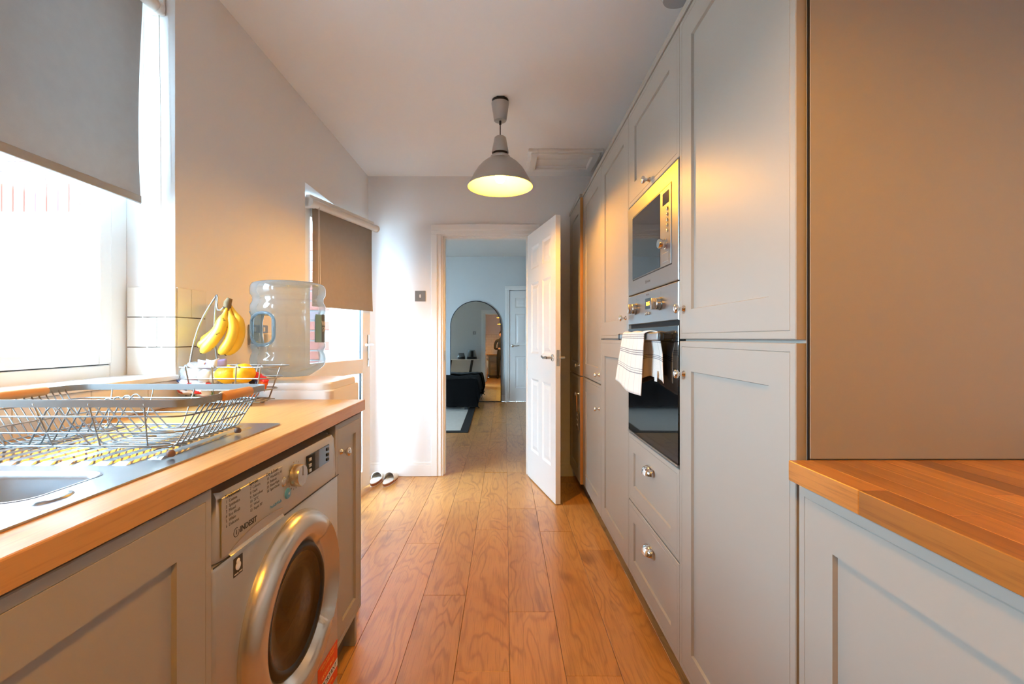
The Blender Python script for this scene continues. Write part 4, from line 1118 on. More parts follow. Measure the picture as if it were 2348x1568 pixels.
# stickers
bm = bmesh.new(); bbox(bm, 0.0, 0.0008, U(0.916), U(0.9465), 0.664, 0.702, 0.0003, 1); stk = wpart('care_sticker', bm, mat('brown_black_sticker', srgb(52, 42, 34), rough=0.5))
bm = bmesh.new(); lathe(bm, [(0, 0.0008), (0.0088, 0.0008), (0.0088, 0.0011), (0, 0.0011)], (0, U(0.931), 0.683), 'X', 20); lathe(bm, [(0, 0.0008), (0.006, 0.0008), (0.006, 0.0011), (0, 0.0011)], (0, U(0.931), 0.692), 'X', 18)
mk('wool_symbol', bm, INKW, stk, world=False); b = bmesh.new(); text_on(b, 'WOOL CARE', 0.0044, (0.0011, U(0.931), 0.6685), (0, 1, 0), (0, 0, 1), 'CENTER'); mk('sticker_print', b, INKW, stk, world=False, recalc=False)
bm = bmesh.new(); bbox(bm, 0.0, 0.0008, U(1.300), U(1.440), 0.085, 0.200, 0.0003, 1); stk = wpart('orange_sticker', bm, ORANGE)
bm = bmesh.new(); bbox(bm, 0.0008, 0.0011, U(1.300), U(1.440), 0.118, 0.142, 0.0001, 1); mk('white_strip', bm, INKW, stk, world=False)
b = bmesh.new(); text_on(b, 'IMPORTANT', 0.0215, (0.0014, U(1.370), 0.130), (0, 1, 0), (0, 0, 1), 'CENTER'); mk('sticker_print', b, INK, stk, world=False, recalc=False)
b = bmesh.new()
for s_, sz_, z_ in (('REGISTER YOUR APPLIANCE', 0.0088, 0.191), ('CALL US FREE TODAY', 0.0088, 0.181), ('UK 01527 406 53', 0.0125, 0.157), ('KEEP THIS LABEL', 0.010, 0.104)): text_on(b, s_, sz_, (0.0011, U(1.370), z_), (0, 1, 0), (0, 0, 1), 'CENTER')
mk('sticker_print', b, INKY, stk, world=False, recalc=False)

# ================================================================== MICROWAVE, OVEN
mw = thing('microwave', 'built in steel microwave with dark mirror door above the oven', 'microwave', (0.8, 1.765, 1.332))
XA = 0.5555
bm = bmesh.new(); bbox(bm, XFR + 0.0225, 1.02, 1.50, 2.03, 1.345, 1.700, 0.002, 1); mk('body', bm, GREYP, mw)
bm = bmesh.new()
nested(bm, 1.4675, 2.0625, 1.332, 1.7225, XA, -1, [(0, 0.022), (0, 0.0025), (0.0025, 0)], back=True); mk('fascia', bm, STEEL, mw)
bm = bmesh.new(); nested(bm, 1.524, 1.990, 1.391, 1.668, XA - 0.0004, -1, [(0, 0.004), (0, 0.0)]); mk('door_gap', bm, BLACKP, mw)
bm = bmesh.new(); nested(bm, 1.528, 1.987, 1.395, 1.664, XA - 0.002, -1, [(0, 0.004), (0, 0.0008), (0.0008, 0)]); md = mk('door', bm, STEEL, mw)
bm = bmesh.new(); nested(bm, 1.634, 1.9845, 1.398, 1.661, XA - 0.0032, -1, [(0, 0.002), (0, 0.0003), (0.0003, 0)]); mk('door_glass', bm, GREYG, md)
bm = bmesh.new(); nested(bm, 1.546, 1.606, 1.606, 1.648, XA - 0.0030, -1, [(0, 0.002), (0, 0.0)]); mk('display', bm, BLACKG, md)
for k in range(5):
    bm = bmesh.new(); lathe(bm, [(0, 0), (0.0058, 0), (0.0058, -0.003), (0.004, -0.0042), (0, -0.0042)], (XA - 0.002, 1.560, 1.586 - k * 0.0185), 'X', 16); mk('button', bm, CHROME, md, smooth=40)
bm = bmesh.new(); lathe(bm, [(0, 0), (0.0185, 0), (0.0185, -0.003), (0.0165, -0.0035), (0.0165, -0.024), (0.0145, -0.0265), (0, -0.0265)], (XA - 0.002, 1.579, 1.470), 'X', 30); mk('dial', bm, CHROME, md, smooth=40)
bm = bmesh.new(); nested(bm, 1.548, 1.610, 1.408, 1.440, XA - 0.0032, -1, [(0, 0.002), (0, 0.0004), (0.002, 0)]); mk('release_button', bm, STEEL, md)
b = bmesh.new(); text_on(b, 'Hotpoint', 0.0125, (XA - 0.0004, 1.775, 1.366), (0, -1, 0), (0, 0, 1), 'CENTER'); bbox(b, XA - 0.0006, XA, 1.803, 1.812, 1.360, 1.372, 0.0001, 1); mk('brand_print', b, INKG, mw, recalc=False)

ov = thing('oven', 'built in single oven with steel controls and black glass door', 'oven', (0.8, 1.765, 0.733))
bm = bmesh.new(); bbox(bm, XFR + 0.0245, 1.08, 1.485, 2.045, 0.742, 1.318, 0.002, 1); mk('body', bm, GREYP, ov)
bm = bmesh.new(); nested(bm, 1.4675, 2.0625, 1.203, 1.3285, XA, -1, [(0, 0.024), (0, 0.003), (0.003, 0)]); cp = mk('control_panel', bm, STEEL, ov)
for Y in (1.632, 1.935):
    bm = bmesh.new(); lathe(bm, [(0, 0), (0.0235, 0), (0.0235, -0.004), (0.021, -0.0055), (0.0205, -0.02), (0.019, -0.0215), (0, -0.0215)], (XA, Y, 1.2675), 'X', 30)
    bbox(bm, XA - 0.036, XA - 0.018, Y - 0.0065, Y + 0.0065, 1.2675 - 0.020, 1.2675 + 0.020, 0.002, 2); kd = mk('dial', bm, NICKEL, cp, smooth=40)
    bm = bmesh.new(); lathe(bm, [(0, 0), (0.0238, 0), (0.0238, -0.0012), (0, -0.0012)], (XA - 0.0042, Y, 1.2675), 'X', 30); mk('dial_ring', bm, BLACKP, kd)
bm = bmesh.new(); nested(bm, 1.748, 1.812, 1.258, 1.300, XA - 0.0012, -1, [(0, 0.003), (0, 0)]); ds = mk('display', bm, BLACKG, cp)
b = bmesh.new(); text_on(b, '12:06', 0.020, (XA - 0.0016, 1.778, 1.278), (0, -1, 0), (0, 0, 1), 'CENTER', 0.0003)
mk('display_digits', b, mat('orange_led', (1, 0.3, 0.02, 1), emit=(1, 0.28, 0.02, 1), estr=4.0), ds, recalc=False)
for k in range(3):
    bm = bmesh.new(); lathe(bm, [(0, 0), (0.0052, 0), (0.0052, -0.004), (0.004, -0.005), (0, -0.005)], (XA, 1.758 + k * 0.022, 1.240), 'X', 14); mk('button', bm, CHROME, cp, smooth=40)
b = bmesh.new(); text_on(b, 'Hotpoint', 0.010, (XA - 0.0004, 1.785, 1.3145), (0, -1, 0), (0, 0, 1), 'CENTER')
for Y in (1.632, 1.935):
    for dz in (0.034, 0.041): text_on(b, '1', 0.007, (XA - 0.0004, Y, 1.2675 + dz), (0, -1, 0), (0, 0, 1), 'CENTER')
mk('control_print', b, INKG, cp, recalc=False)
bm = bmesh.new(); box(bm, XA + 0.012, XA + 0.026, 1.472, 2.058, 1.180, 1.203); mk('vent_slot', bm, DARK, ov)
bm = bmesh.new(); nested(bm, 1.4685, 2.0615, 1.134, 1.186, XA, -1, [(0, 0.020), (0, 0.002), (0.002, 0)]); mk('door_rail', bm, GREYG, ov)
bm = bmesh.new(); nested(bm, 1.4685, 2.0615, 0.737, 1.134, XA, -1, [(0, 0.020), (0, 0.002), (0.002, 0)]); mk('door_glass', bm, BLACKG, ov)
bm = bmesh.new(); bbox(bm, XA - 0.002, XA + 0.02, 1.4685, 2.0615, 0.7285, 0.736, 0.001, 1); mk('bottom_trim', bm, STEEL, ov)
XB = 0.512
bm = bmesh.new(); bbox(bm, XB - 0.008, XB + 0.008, 1.518, 2.018, 1.137, 1.164, 0.004, 3); hd = mk('handle_bar', bm, STEEL, ov, smooth=40)
for Y, dd in ((1.505, 1), (2.031, -1)):
    bm = bmesh.new(); bbox(bm, XB - 0.0085, XB + 0.0085, Y - 0.013, Y + 0.013, 1.1365, 1.1645, 0.005, 3); bbox(bm, XB + 0.006, XA + 0.001, Y - 0.010, Y + 0.010, 1.142, 1.158, 0.002, 1); lathe(bm, [(0, -0.006), (0.014, -0.006), (0.015, 0.0), (0, 0.0)], (XA, Y, 1.150), 'X', 20); mk('handle_mount', bm, BLACKP, ov, smooth=40)

# tea towel over the oven handle
tmat = bpy.data.materials.new('striped_tea_towel'); tmat.use_nodes = True
_nt = tmat.node_tree; _N = _nt.nodes; _L = _nt.links; _p = _N['Principled BSDF']; _p.inputs['Roughness'].default_value = 0.95; _p.inputs['Specular IOR Level'].default_value = 0.1
_uv = _N.new('ShaderNodeUVMap'); _sp = _N.new('ShaderNodeSeparateXYZ'); _L.new(_uv.outputs[0], _sp.inputs[0])
_wn = _N.new('ShaderNodeTexNoise'); _wn.inputs['Scale'].default_value = 40; _L.new(_uv.outputs[0], _wn.inputs['Vector'])
_cr = _N.new('ShaderNodeValToRGB'); _cr.color_ramp.interpolation = 'CONSTANT'
base_c, str_c = srgb(232, 224, 212), srgb(150, 150, 150)
els = [(0.0, 0)]
for c0 in (0.16, 0.30, 0.425, 0.62, 0.78):
    for k in range(3): els += [(c0 + k * 0.016, 1), (c0 + k * 0.016 + 0.007, 0)]
while len(_cr.color_ramp.elements) < len(els) and len(_cr.color_ramp.elements) < 32: _cr.color_ramp.elements.new(0.5)
for i, e in enumerate(els[:32]):
    _cr.color_ramp.elements[i].position = e[0]; _cr.color_ramp.elements[i].color = str_c if e[1] else base_c
while len(els) < len(_cr.color_ramp.elements): _cr.color_ramp.elements.remove(_cr.color_ramp.elements[-1])
_ad = _N.new('ShaderNodeMath'); _ad.operation = 'MULTIPLY_ADD'; _ad.inputs[1].default_value = 0.004; _L.new(_wn.outputs['Fac'], _ad.inputs[0]); _L.new(_sp.outputs['Y'], _ad.inputs[2])
_L.new(_ad.outputs[0], _cr.inputs[0]); 
_wv = _N.new('ShaderNodeTexWave'); _wv.bands_direction = 'X'; _wv.inputs['Scale'].default_value = 1.9; _L.new(_uv.outputs[0], _wv.inputs['Vector'])
_mr = _N.new('ShaderNodeMapRange'); _mr.inputs[1].default_value = 0.988; _mr.inputs[2].default_value = 1.0; _mr.inputs[4].default_value = 0.5; _L.new(_wv.outputs['Fac'], _mr.inputs[0])
_mx = _N.new('ShaderNodeMix'); _mx.data_type = 'RGBA'; _L.new(_mr.outputs[0], _mx.inputs[0]); _L.new(_cr.outputs[0], _mx.inputs[6]); _mx.inputs[7].default_value = srgb(160, 150, 138); _L.new(_mx.outputs[2], _p.inputs['Base Color'])
_b = _N.new('ShaderNodeBump'); _b.inputs['Strength'].default_value = 0.5; _b.inputs['Distance'].default_value = 0.003; _bn = _N.new('ShaderNodeTexNoise'); _bn.inputs['Scale'].default_value = 350; _tc = _N.new('ShaderNodeTexCoord'); _L.new(_tc.outputs['Object'], _bn.inputs['Vector']); _L.new(_bn.outputs['Fac'], _b.inputs['Height']); _L.new(_b.outputs[0], _p.inputs['Normal'])

def towel(label, front, back, yf, yb, seed, flare):
    """front/back: drop lengths; yf,yb: (near, far) extents of the front and back flaps"""
    tr = thing('tea_towel', label, 'towel', (XB, (yf[0] + yf[1]) / 2, 1.168 - front), 'tea towels on the oven handle')
    bm = bmesh.new(); uvl = bm.loops.layers.uv.new('UVMap')
    nu, nf, na, nb = 30, 22, 8, 22
    tot = front + back + 0.05
    g, uvs = [], []
    for i in range(nu + 1):
        u = i / nu; row = []; ru = []
        yfp, ybp = yf[0] + (yf[1] - yf[0]) * u, yb[0] + (yb[1] - yb[0]) * u
        rf = 0.0125
        for j in range(nf + 1):      # front flap from hem up
            t = 1 - j / nf
            amp = 0.005 * t
            x = XB - rf - 0.003 - flare * t * (0.5 + 0.5 * u) + amp * math.sin(u * 9 + seed) - 0.004 * abs(math.sin(u * 5 + seed)) * t
            z = 1.160 - front * t - 0.012 * t * math.sin(u * 3.2 + seed) - (0.02 * t * (1 - u) if flare > 0.005 else 0)
            row.append(bm.verts.new((x, yfp + 0.012 * t * (u - 0.3), z))); ru.append((u, front * (1 - t) / tot))
        for j in range(1, na):
            a = PI * j / na
            row.append(bm.verts.new((XB - (rf + 0.003) * math.cos(a), yfp + (ybp - yfp) * j / na, 1.160 + (0.0095 + 0.002 * math.sin(u * 14 + seed)) * math.sin(a)))); ru.append((u, (front + 0.05 * j / na) / tot))
        for j in range(nb + 1):
            t = j / nb
            x = XB + rf + 0.001 + min(0.012, 0.030 * t) + 0.006 * t * math.sin(u * 17 + seed) 
            x = min(x, XA - 0.008)
            z = 1.160 - back * t * (1 - 0.15 * math.sin(u * 4 + seed))
            row.append(bm.verts.new((x, ybp + 0.006 * math.sin(u * 12 + t * 3), z))); ru.append((u, (front + 0.05 + back * t) / tot))
        g.append(row); uvs.append(ru)
    for i in range(nu):
        for j in range(len(g[0]) - 1):
            f = bm.faces.new((g[i][j], g[i + 1][j], g[i + 1][j + 1], g[i][j + 1])); f.smooth = True
            for lp, (a, b_) in zip(f.loops, ((i, j), (i + 1, j), (i + 1, j + 1), (i, j + 1))): lp[uvl].uv = uvs[a][b_]
    o = mk('cloth', bm, tmat, tr, smooth=80)
    sm = o.modifiers.new('thickness', 'SOLIDIFY'); sm.thickness = 0.0028; sm.offset = 0
    return tr
t1 = towel('white tea towel with grey stripes hanging over the oven handle', 0.196, 0.180, (1.636, 1.930), (1.56, 1.93), 0.4, 0.026)
bm = bmesh.new(); box(bm, XA - 0.0245, XA - 0.0240, 1.60, 1.628, 0.992, 1.03); mk('care_tag', bm, INKW, t1)

# ================================================================== DISH RACK
ZD = ZW + 0.0035 + 0.004          # top of the drainer ribs
dk = thing('dish_rack', 'grey wire dish rack with wooden handles standing on the drainer', 'dish rack', (-0.81, 0.98, ZD))
RX0, RX1, RY0, RY1, RZ = -1.047, -0.580, 0.838, 1.128, 1.025
BX_0, BX_1, BY_0, BY_1, BZ_ = -0.995, -0.637, 0.874, 1.094, ZD + 0.014
def lerp(a, b, t): return a + (b - a) * t
def ring_at(t, r):
    return [(x, y) for x, y in rrect(lerp(BX_0, RX0, t), lerp(BX_1, RX1, t), lerp(BY_0, RY0, t), lerp(BY_1, RY1, t), r, 5)]
# flat band rim
bm = bmesh.new(); o_ = rrect(RX0, RX1, RY0, RY1, 0.03, 6); i_ = rrect(RX0 + 0.0025, RX1 - 0.0025, RY0 + 0.0025, RY1 - 0.0025, 0.028, 6)
V = [[bm.verts.new((x, y, z)) for x, y in lp] for lp, z in ((o_, RZ - 0.007), (o_, RZ + 0.007), (i_, RZ + 0.007), (i_, RZ - 0.007))]
for a in range(4):
    for k in range(len(o_)): bm.faces.new((V[a][k], V[a][(k + 1) % len(o_)], V[(a + 1) % 4][(k + 1) % len(o_)], V[(a + 1) % 4][k]))
mk('rim_band', bm, WIRE, dk, smooth=30)
bm = bmesh.new(); wr = 0.0015
for t in (0.06, 0.36, 0.72): tube(bm, [(x, y, lerp(BZ_, RZ, t)) for x, y in ring_at(t, 0.03)], wr * 1.15, 6, closed=True)
def upright(xb, yb, xr, yr, inward):
    a = Vector((xb, yb, BZ_)); b = Vector((xr, yr, RZ))
    tube(bm, [b, a.lerp(b, 0.08) + Vector((0, 0, 0)), a + Vector(inward) * 0.010, a + Vector(inward) * 0.03], wr, 6)
for k in range(14):                         # short sides
    t = (k + 0.6) / 14.2
    yb, yr = lerp(BY_0, BY_1, t), lerp(RY0 + 0.03, RY1 - 0.03, t)
    upright(BX_0, yb, RX0, yr, (1, 0, 0)); upright(BX_1, yb, RX1, yr, (-1, 0, 0))
for k in range(4):                          # long sides
    t = (k + 0.5) / 4
    xb, xr = lerp(BX_0, BX_1, t), lerp(RX0 + 0.03, RX1 - 0.03, t)
    upright(xb, BY_0, xr, RY0, (0, 1, 0)); upright(xb, BY_1, xr, RY1, (0, -1, 0))
for k in range(13):                         # base wires
    y = lerp(BY_0, BY_1, (k + 0.5) / 13); tube(bm, [(-0.80, y, BZ_), (BX_1, y, BZ_)], wr, 6); tube(bm, [(BX_0, y, BZ_), (-0.90, y, BZ_)], wr, 6)
for x in (-0.97, -0.91, -0.80, -0.67): tube(bm, [(x, BY_0, BZ_ - 0.003), (x, BY_1, BZ_ - 0.003)], wr, 6)
mk('wire_basket', bm, WIRE, dk)
for k in range(9):                          # plate slots: inverted V loops
    y = lerp(BY_0 + 0.01, BY_1 - 0.01, k / 8)
    bm = bmesh.new()
    tube(bm, [(px_ + 0.052, y, pz_) for px_, pz_ in ((-0.985, BZ_), (-0.972, BZ_ + 0.004), (-0.938, BZ_ + 0.070), (-0.931, BZ_ + 0.077), (-0.923, BZ_ + 0.078), (-0.914, BZ_ + 0.072), (-0.852, BZ_ + 0.004), (-0.838, BZ_), (-0.80, BZ_))], wr * 1.15, 6)
    mk('plate_loop', bm, WIRE, dk)
for x, s_ in ((RX0, -1), (RX1, 1)):
    bm = bmesh.new(); tube(bm, [(x - 0.001 * s_, 0.940, RZ), (x - 0.001 * s_, 0.944, RZ), (x - 0.001 * s_, 1.040, RZ), (x - 0.001 * s_, 1.044, RZ)], [0.0085, 0.0105, 0.0105, 0.0085], 14)
    h = mk('wooden_handle', bm, BEECH, dk, smooth=50); h['label'] = 'wooden grip on the rack rim'
    for y in (0.968, 1.016):
        bm = bmesh.new(); lathe(bm, [(0, 0), (0.0022, 0), (0.0022, 0.0016), (0, 0.0016)], (x + 0.0090 if s_ < 0 else x - 0.0118, y, RZ), 'X', 10); mk('rivet', bm, BLACKP, h)
for x in (BX_0 + 0.012, BX_1 + 0.002):
    for y in (BY_0 - 0.004, BY_1 - 0.006):
        bm = bmesh.new(); lathe(bm, [(0, 0), (0.006, 0.0003), (0.0078, 0.004), (0.007, 0.009), (0.004, 0.012), (0, 0.013)], (x, y, ZD), 'Z', 14); mk('foot', bm, mat('brown_rubber_foot', srgb(110, 80, 62), rough=0.6) if 'brown_rubber_foot' not in MATS else MATS['brown_rubber_foot'], dk, smooth=50)

# ================================================================== FRUIT BASKET
fb = thing('fruit_basket', 'silver wire fruit basket with a banana hook at the worktop end', 'fruit basket', (-0.95, 1.61, ZW))
FY = 1.60
bm = bmesh.new(); w_ = 0.0022
fx0, fx1, fy0, fy1 = -1.108, -0.775, 1.535, 1.672
zr = (0.930, 0.968, 1.008, 1.047)
for i, z in enumerate(zr):
    g_ = 0.055 * (1 - i / 3)
    tube(bm, [(x, y, z) for x, y in rrect(fx0 + g_ * 0.5, fx1 - g_, fy0 + g_ * 0.4, fy1 - g_ * 0.4, 0.035, 5)], w_, 7, closed=True)
for t in (0.06, 0.36, 0.64, 0.92):
    for yb, yt in ((fy0 + 0.022, fy0), (fy1 - 0.022, fy1)):
        xb, xt = lerp(fx0 + 0.03, fx1 - 0.055, t), lerp(fx0 + 0.02, fx1 - 0.02, t)
        d = -0.004 if yb < FY else 0.004
        tube(bm, [(xb, yb, zr[0]), (xt, yt + d * 0.2, 1.047), (xt + 0.004, yt + d, 1.052), (xt + 0.014, yt + d, 1.046)], w_ * 1.1, 7)
for k in range(7):
    x = lerp(fx0 + 0.05, fx1 - 0.08, k / 6); tube(bm, [(x, fy0 + 0.022, zr[0]), (x, fy1 - 0.022, zr[0])], w_ * 0.9, 6)
for y in (1.55, 1.60, 1.65): tube(bm, [(fx0 + 0.03, y, zr[0] - 0.003), (fx1 - 0.055, y, zr[0] - 0.003)], w_, 6)
mk('wire_basket', bm, WIREW, fb)
bm = bmesh.new()
apex = P(497, 676, 1.62)
def arc(p0, p1, bulge, n=12):
    out = []
    for i in range(n + 1):
        t = i / n; q = p0.lerp(p1, t); q += Vector(bulge) * (math.sin(PI * t) ** 1.0) * (1 - 0.35 * t); out.append(q)
    return out
tube(bm, arc(Vector((-1.104, 1.585, 0.945)), apex, (-0.018, 0.0, 0.058)), 0.0034, 8)
tube(bm, arc(Vector((-1.015, 1.655, 0.945)), apex, (-0.028, 0.004, 0.03)), 0.0032, 8)
tube(bm, [apex, apex + Vector((0.006, -0.003, -0.012)), apex + Vector((0.008, -0.012, -0.040)), apex + Vector((0.016, -0.02, -0.055)), apex + Vector((0.032, -0.028, -0.056)), apex + Vector((0.046, -0.034, -0.046))], 0.003, 8)
mk('banana_hook', bm, WIREW, fb)
for x in (-1.06, -0.87):
    for y in (1.565, 1.645):
        bm = bmesh.new(); lathe(bm, [(0, 0), (0.005, 0.0006), (0.0075, 0.0075), (0.005, 0.0135), (0.002, 0.015), (0.002, 0.018), (0, 0.018)], (x, y, ZW), 'Z', 14); mk('ball_foot', bm, WIREW, fb, smooth=60)

# bananas
YEL = mat('banana_peel', srgb(238, 196, 58), rough=0.45, vary=0.10, vscale=18)
_nt = YEL.node_tree; _p = _nt.nodes['Principled BSDF']; _n = _nt.nodes.new('ShaderNodeTexNoise'); _n.inputs['Scale'].default_value = 55; _n.inputs['Detail'].default_value = 5; _tc = _nt.nodes.new('ShaderNodeTexCoord'); _nt.links.new(_tc.outputs['Object'], _n.inputs['Vector'])
_mr = _nt.nodes.new('ShaderNodeMapRange'); _mr.inputs[1].default_value = 0.66; _mr.inputs[2].default_value = 0.72; _nt.links.new(_n.outputs['Fac'], _mr.inputs[0])
_mx = _nt.nodes.new('ShaderNodeMix'); _mx.data_type = 'RGBA'; _old = _p.inputs['Base Color'].links[0].from_socket; _nt.links.new(_mr.outputs[0], _mx.inputs[0]); _nt.links.new(_old, _mx.inputs[6]); _mx.inputs[7].default_value = srgb(120, 78, 30); _nt.links.new(_mx.outputs[2], _p.inputs['Base Color'])
STEM = mat('banana_stem', srgb(112, 92, 62), rough=0.8, vary=0.25, vscale=60)
TIP = mat('banana_tip', srgb(70, 50, 30), rough=0.8)
GREEN = mat('green_yellow_neck', srgb(196, 178, 60), rough=0.5)
bn = thing('banana_bunch', 'bunch of ripe yellow bananas hanging from the basket hook', 'bananas', P(520, 815, FY))
def banana(pts, depth, r=0.0185):
    """pts: pixel outline of the centre line from stem to tip"""
    ps = [P(x, y, d) for (x, y), d in zip(pts, depth)]
    # resample with a spline
    def cr(p0, p1, p2, p3, t):
        return 0.5 * ((2 * p1) + (-p0 + p2) * t + (2 * p0 - 5 * p1 + 4 * p2 - p3) * t * t + (-p0 + 3 * p1 - 3 * p2 + p3) * t ** 3)
    out = []
    for i in range(len(ps) - 1):
        p0, p1, p2, p3 = ps[max(i - 1, 0)], ps[i], ps[i + 1], ps[min(i + 2, len(ps) - 1)]
        for k in range(6): out.append(cr(p0, p1, p2, p3, k / 6))
    out.append(ps[-1])
    n = len(out); rs = []
    for i in range(n):
        t = i / (n - 1)
        if t < 0.14: q = 0.32 + 0.10 * t
        elif t < 0.34: q = 0.334 + (1 - 0.334) * (0.5 - 0.5 * math.cos(PI * (t - 0.14) / 0.20))
        elif t < 0.78: q = 1.0
        else: q = max(0.2, math.cos((t - 0.78) / 0.22 * PI / 2 * 0.93) ** 0.6)
        rs.append(r * q)
    b = bmesh.new(); tube(b, out, rs, 10)
    o = mk('banana', b, YEL, bn, smooth=75)
    b = bmesh.new(); tube(b, [out[-1] - (out[-1] - out[-2]).normalized() * 0.002, out[-1] + (out[-1] - out[-2]).normalized() * 0.004], [rs[-1] * 1.02, rs[-1] * 0.8], 8); mk('tip', b, TIP, o, smooth=60)
banana([(522, 700), (513, 728), (505, 755), (484, 785), (462, 808)], [1.60, 1.585, 1.57, 1.565, 1.57])
banana([(524, 700), (529, 728), (534, 758), (522, 790), (503, 811)], [1.605, 1.598, 1.59, 1.585, 1.585])
banana([(526, 699), (543, 727), (549, 760), (540, 790), (518, 812)], [1.612, 1.615, 1.615, 1.61, 1.605], r=0.0195)
banana([(522, 702), (515, 728), (502, 752), (480, 772), (460, 781)], [1.622, 1.635, 1.645, 1.645, 1.64], r=0.016)
banana([(521, 702), (511, 730), (497, 758), (474, 782), (454, 794)], [1.614, 1.615, 1.612, 1.61, 1.605], r=0.016)
bm = bmesh.new(); tube(bm, [P(527, 684, 1.605), P(522, 694, 1.604), P(521, 706, 1.603), P(522, 712, 1.602)], [0.009, 0.0125, 0.013, 0.010], 10); mk('crown', bm, STEM, bn, smooth=60)

# fruit and packets in the basket
LEM = mat('yellow_fruit_skin', srgb(244, 188, 22), rough=0.45, bump=0.5, bscale=220, vary=0.1, vscale=30)
def blob(name, c, rx, ry, rz, m, label, cat, group=None, amp=0.06, freq=18, seed=0, tip=0.0, rotz=0.0):
    bm = bmesh.new(); bmesh.ops.create_uvsphere(bm, u_segments=28, v_segments=18, radius=1.0)
    for v in bm.verts:
        n = v.co.normalized(); k = 1 + amp * noise.noise(n * 1.6 + Vector((seed, seed * 2.3, 0))) + amp * 0.5 * noise.noise(n * 4.0 + Vector((seed * 3, 0, 1)))
        tx = 1 + tip * max(0, abs(n.x) - 0.8) * 5
        v.co = Vector((n.x * rx * k * tx, n.y * ry * k, n.z * rz * k))
    bmesh.ops.rotate(bm, verts=bm.verts, cent=(0, 0, 0), matrix=Matrix.Rotation(rotz, 3, 'Z'))
    bmesh.ops.translate(bm, verts=bm.verts, vec=c)
    for f in bm.faces: f.smooth = True
    o = mk(name, bm, m, smooth=80)
    return tag(o, label, cat, group)
blob('lemon', P(520, 858, 1.575), 0.036, 0.031, 0.032, LEM, 'left one of the two yellow lemons in the fruit basket', 'lemon', 'lemons in the fruit basket', tip=0.12, seed=1)
blob('lemon', P(558, 856, 1.59), 0.036, 0.034, 0.034, LEM, 'right one of the two yellow lemons in the fruit basket', 'lemon', 'lemons in the fruit basket', tip=0.10, seed=5, rotz=0.4)
ORF = mat('orange_skin', srgb(228, 120, 30), rough=0.5, bump=0.4, bscale=260)
blob('orange', P(575, 898, 1.605), 0.027, 0.027, 0.024, ORF, 'orange fruit low in the wire basket beside the rack handle', 'orange', seed=3, amp=0.02)
GAR = mat('garlic_skin', srgb(232, 226, 216), rough=0.6, vary=0.08, vscale=60)
gb = thing('garlic_bag', 'clear bag of white garlic bulbs with a purple label in the fruit basket', 'bag of garlic', P(465, 885, 1.59))
for k, (px, py, d, r_) in enumerate(((443, 858, 1.585, 0.026), (472, 862, 1.575, 0.026), (492, 866, 1.585, 0.022), (460, 868, 1.615, 0.026), (488, 884, 1.60, 0.025))):
    b = bmesh.new(); c = P(px, py, d)
    n = 24
    lathe(b, [(0.0, -r_ * 0.8), (r_ * 0.55, -r_ * 0.78), (r_ * 0.95, -r_ * 0.35), (r_ * 1.0, 0.0), (r_ * 0.8, r_ * 0.45), (r_ * 0.35, r_ * 0.75), (r_ * 0.16, r_ * 1.05), (0.0, r_ * 1.1)], (0, 0, 0), 'Z', n)
    for v in b.verts:
        a = math.atan2(v.co.y, v.co.x); q = 1 + 0.06 * math.cos(a * 7); v.co.x *= q; v.co.y *= q
    bmesh.ops.rotate(b, verts=b.verts, cent=(0, 0, 0), matrix=Euler((0.9 * k, 0.5 - 0.4 * k, k)).to_matrix()); bmesh.ops.translate(b, verts=b.verts, vec=c); mk('garlic_bulb', b, GAR, gb, smooth=70)
BAGM = pane_mat('thin_plastic_bag', (0.93, 0.95, 0.97, 1), gloss=0.12, milk=0.12, milkcol=(0.9, 0.92, 0.95, 1))
bm = bmesh.new(); bmesh.ops.create_uvsphere(bm, u_segments=30, v_segments=20, radius=1.0); c = P(462, 862, 1.592)
for v in bm.verts:
    n = v.co.normalized(); k = 1 + 0.16 * noise.noise(n * 3.0) + 0.08 * noise.noise(n * 8.0)
    v.co = Vector((n.x * 0.072 * k, n.y * 0.045 * k, n.z * (0.044 if n.z < 0 else 0.05) * k)) + c
mk('plastic_film', bm, BAGM, gb, smooth=70)
PUR = mat('lilac_label', srgb(168, 156, 204), rough=0.5, vary=0.08, vscale=40)
def sheet(nm, m, parent, px0, px1, py0, py1, d, curl=0.012, parts=None):
    b = bmesh.new(); n = 10; g = []
    for i in range(n + 1):
        t = i / n
        g.append([b.verts.new(P(lerp(px0, px1, t), lerp(py0, py1, j / 3) + 3 * math.sin(t * 4), d - curl * math.sin(PI * t) + 0.004 * j)) for j in range(4)])
    for i in range(n):
        for j in range(3): b.faces.new((g[i][j], g[i + 1][j], g[i + 1][j + 1], g[i][j + 1]))
    o = mk(nm, b, m, parent, smooth=80); sm = o.modifiers.new('thickness', 'SOLIDIFY'); sm.thickness = 0.0006
    return o
lb_ = sheet('purple_label', PUR, gb, 454, 520, 824, 842, 1.545)
sheet('white_barcode_panel', INKW, gb, 473, 503, 823, 841, 1.5385)
sheet('orange_dot', mat('label_dot', srgb(206, 140, 96), rough=0.5), gb, 466, 473, 829, 836, 1.5405, curl=0.004)
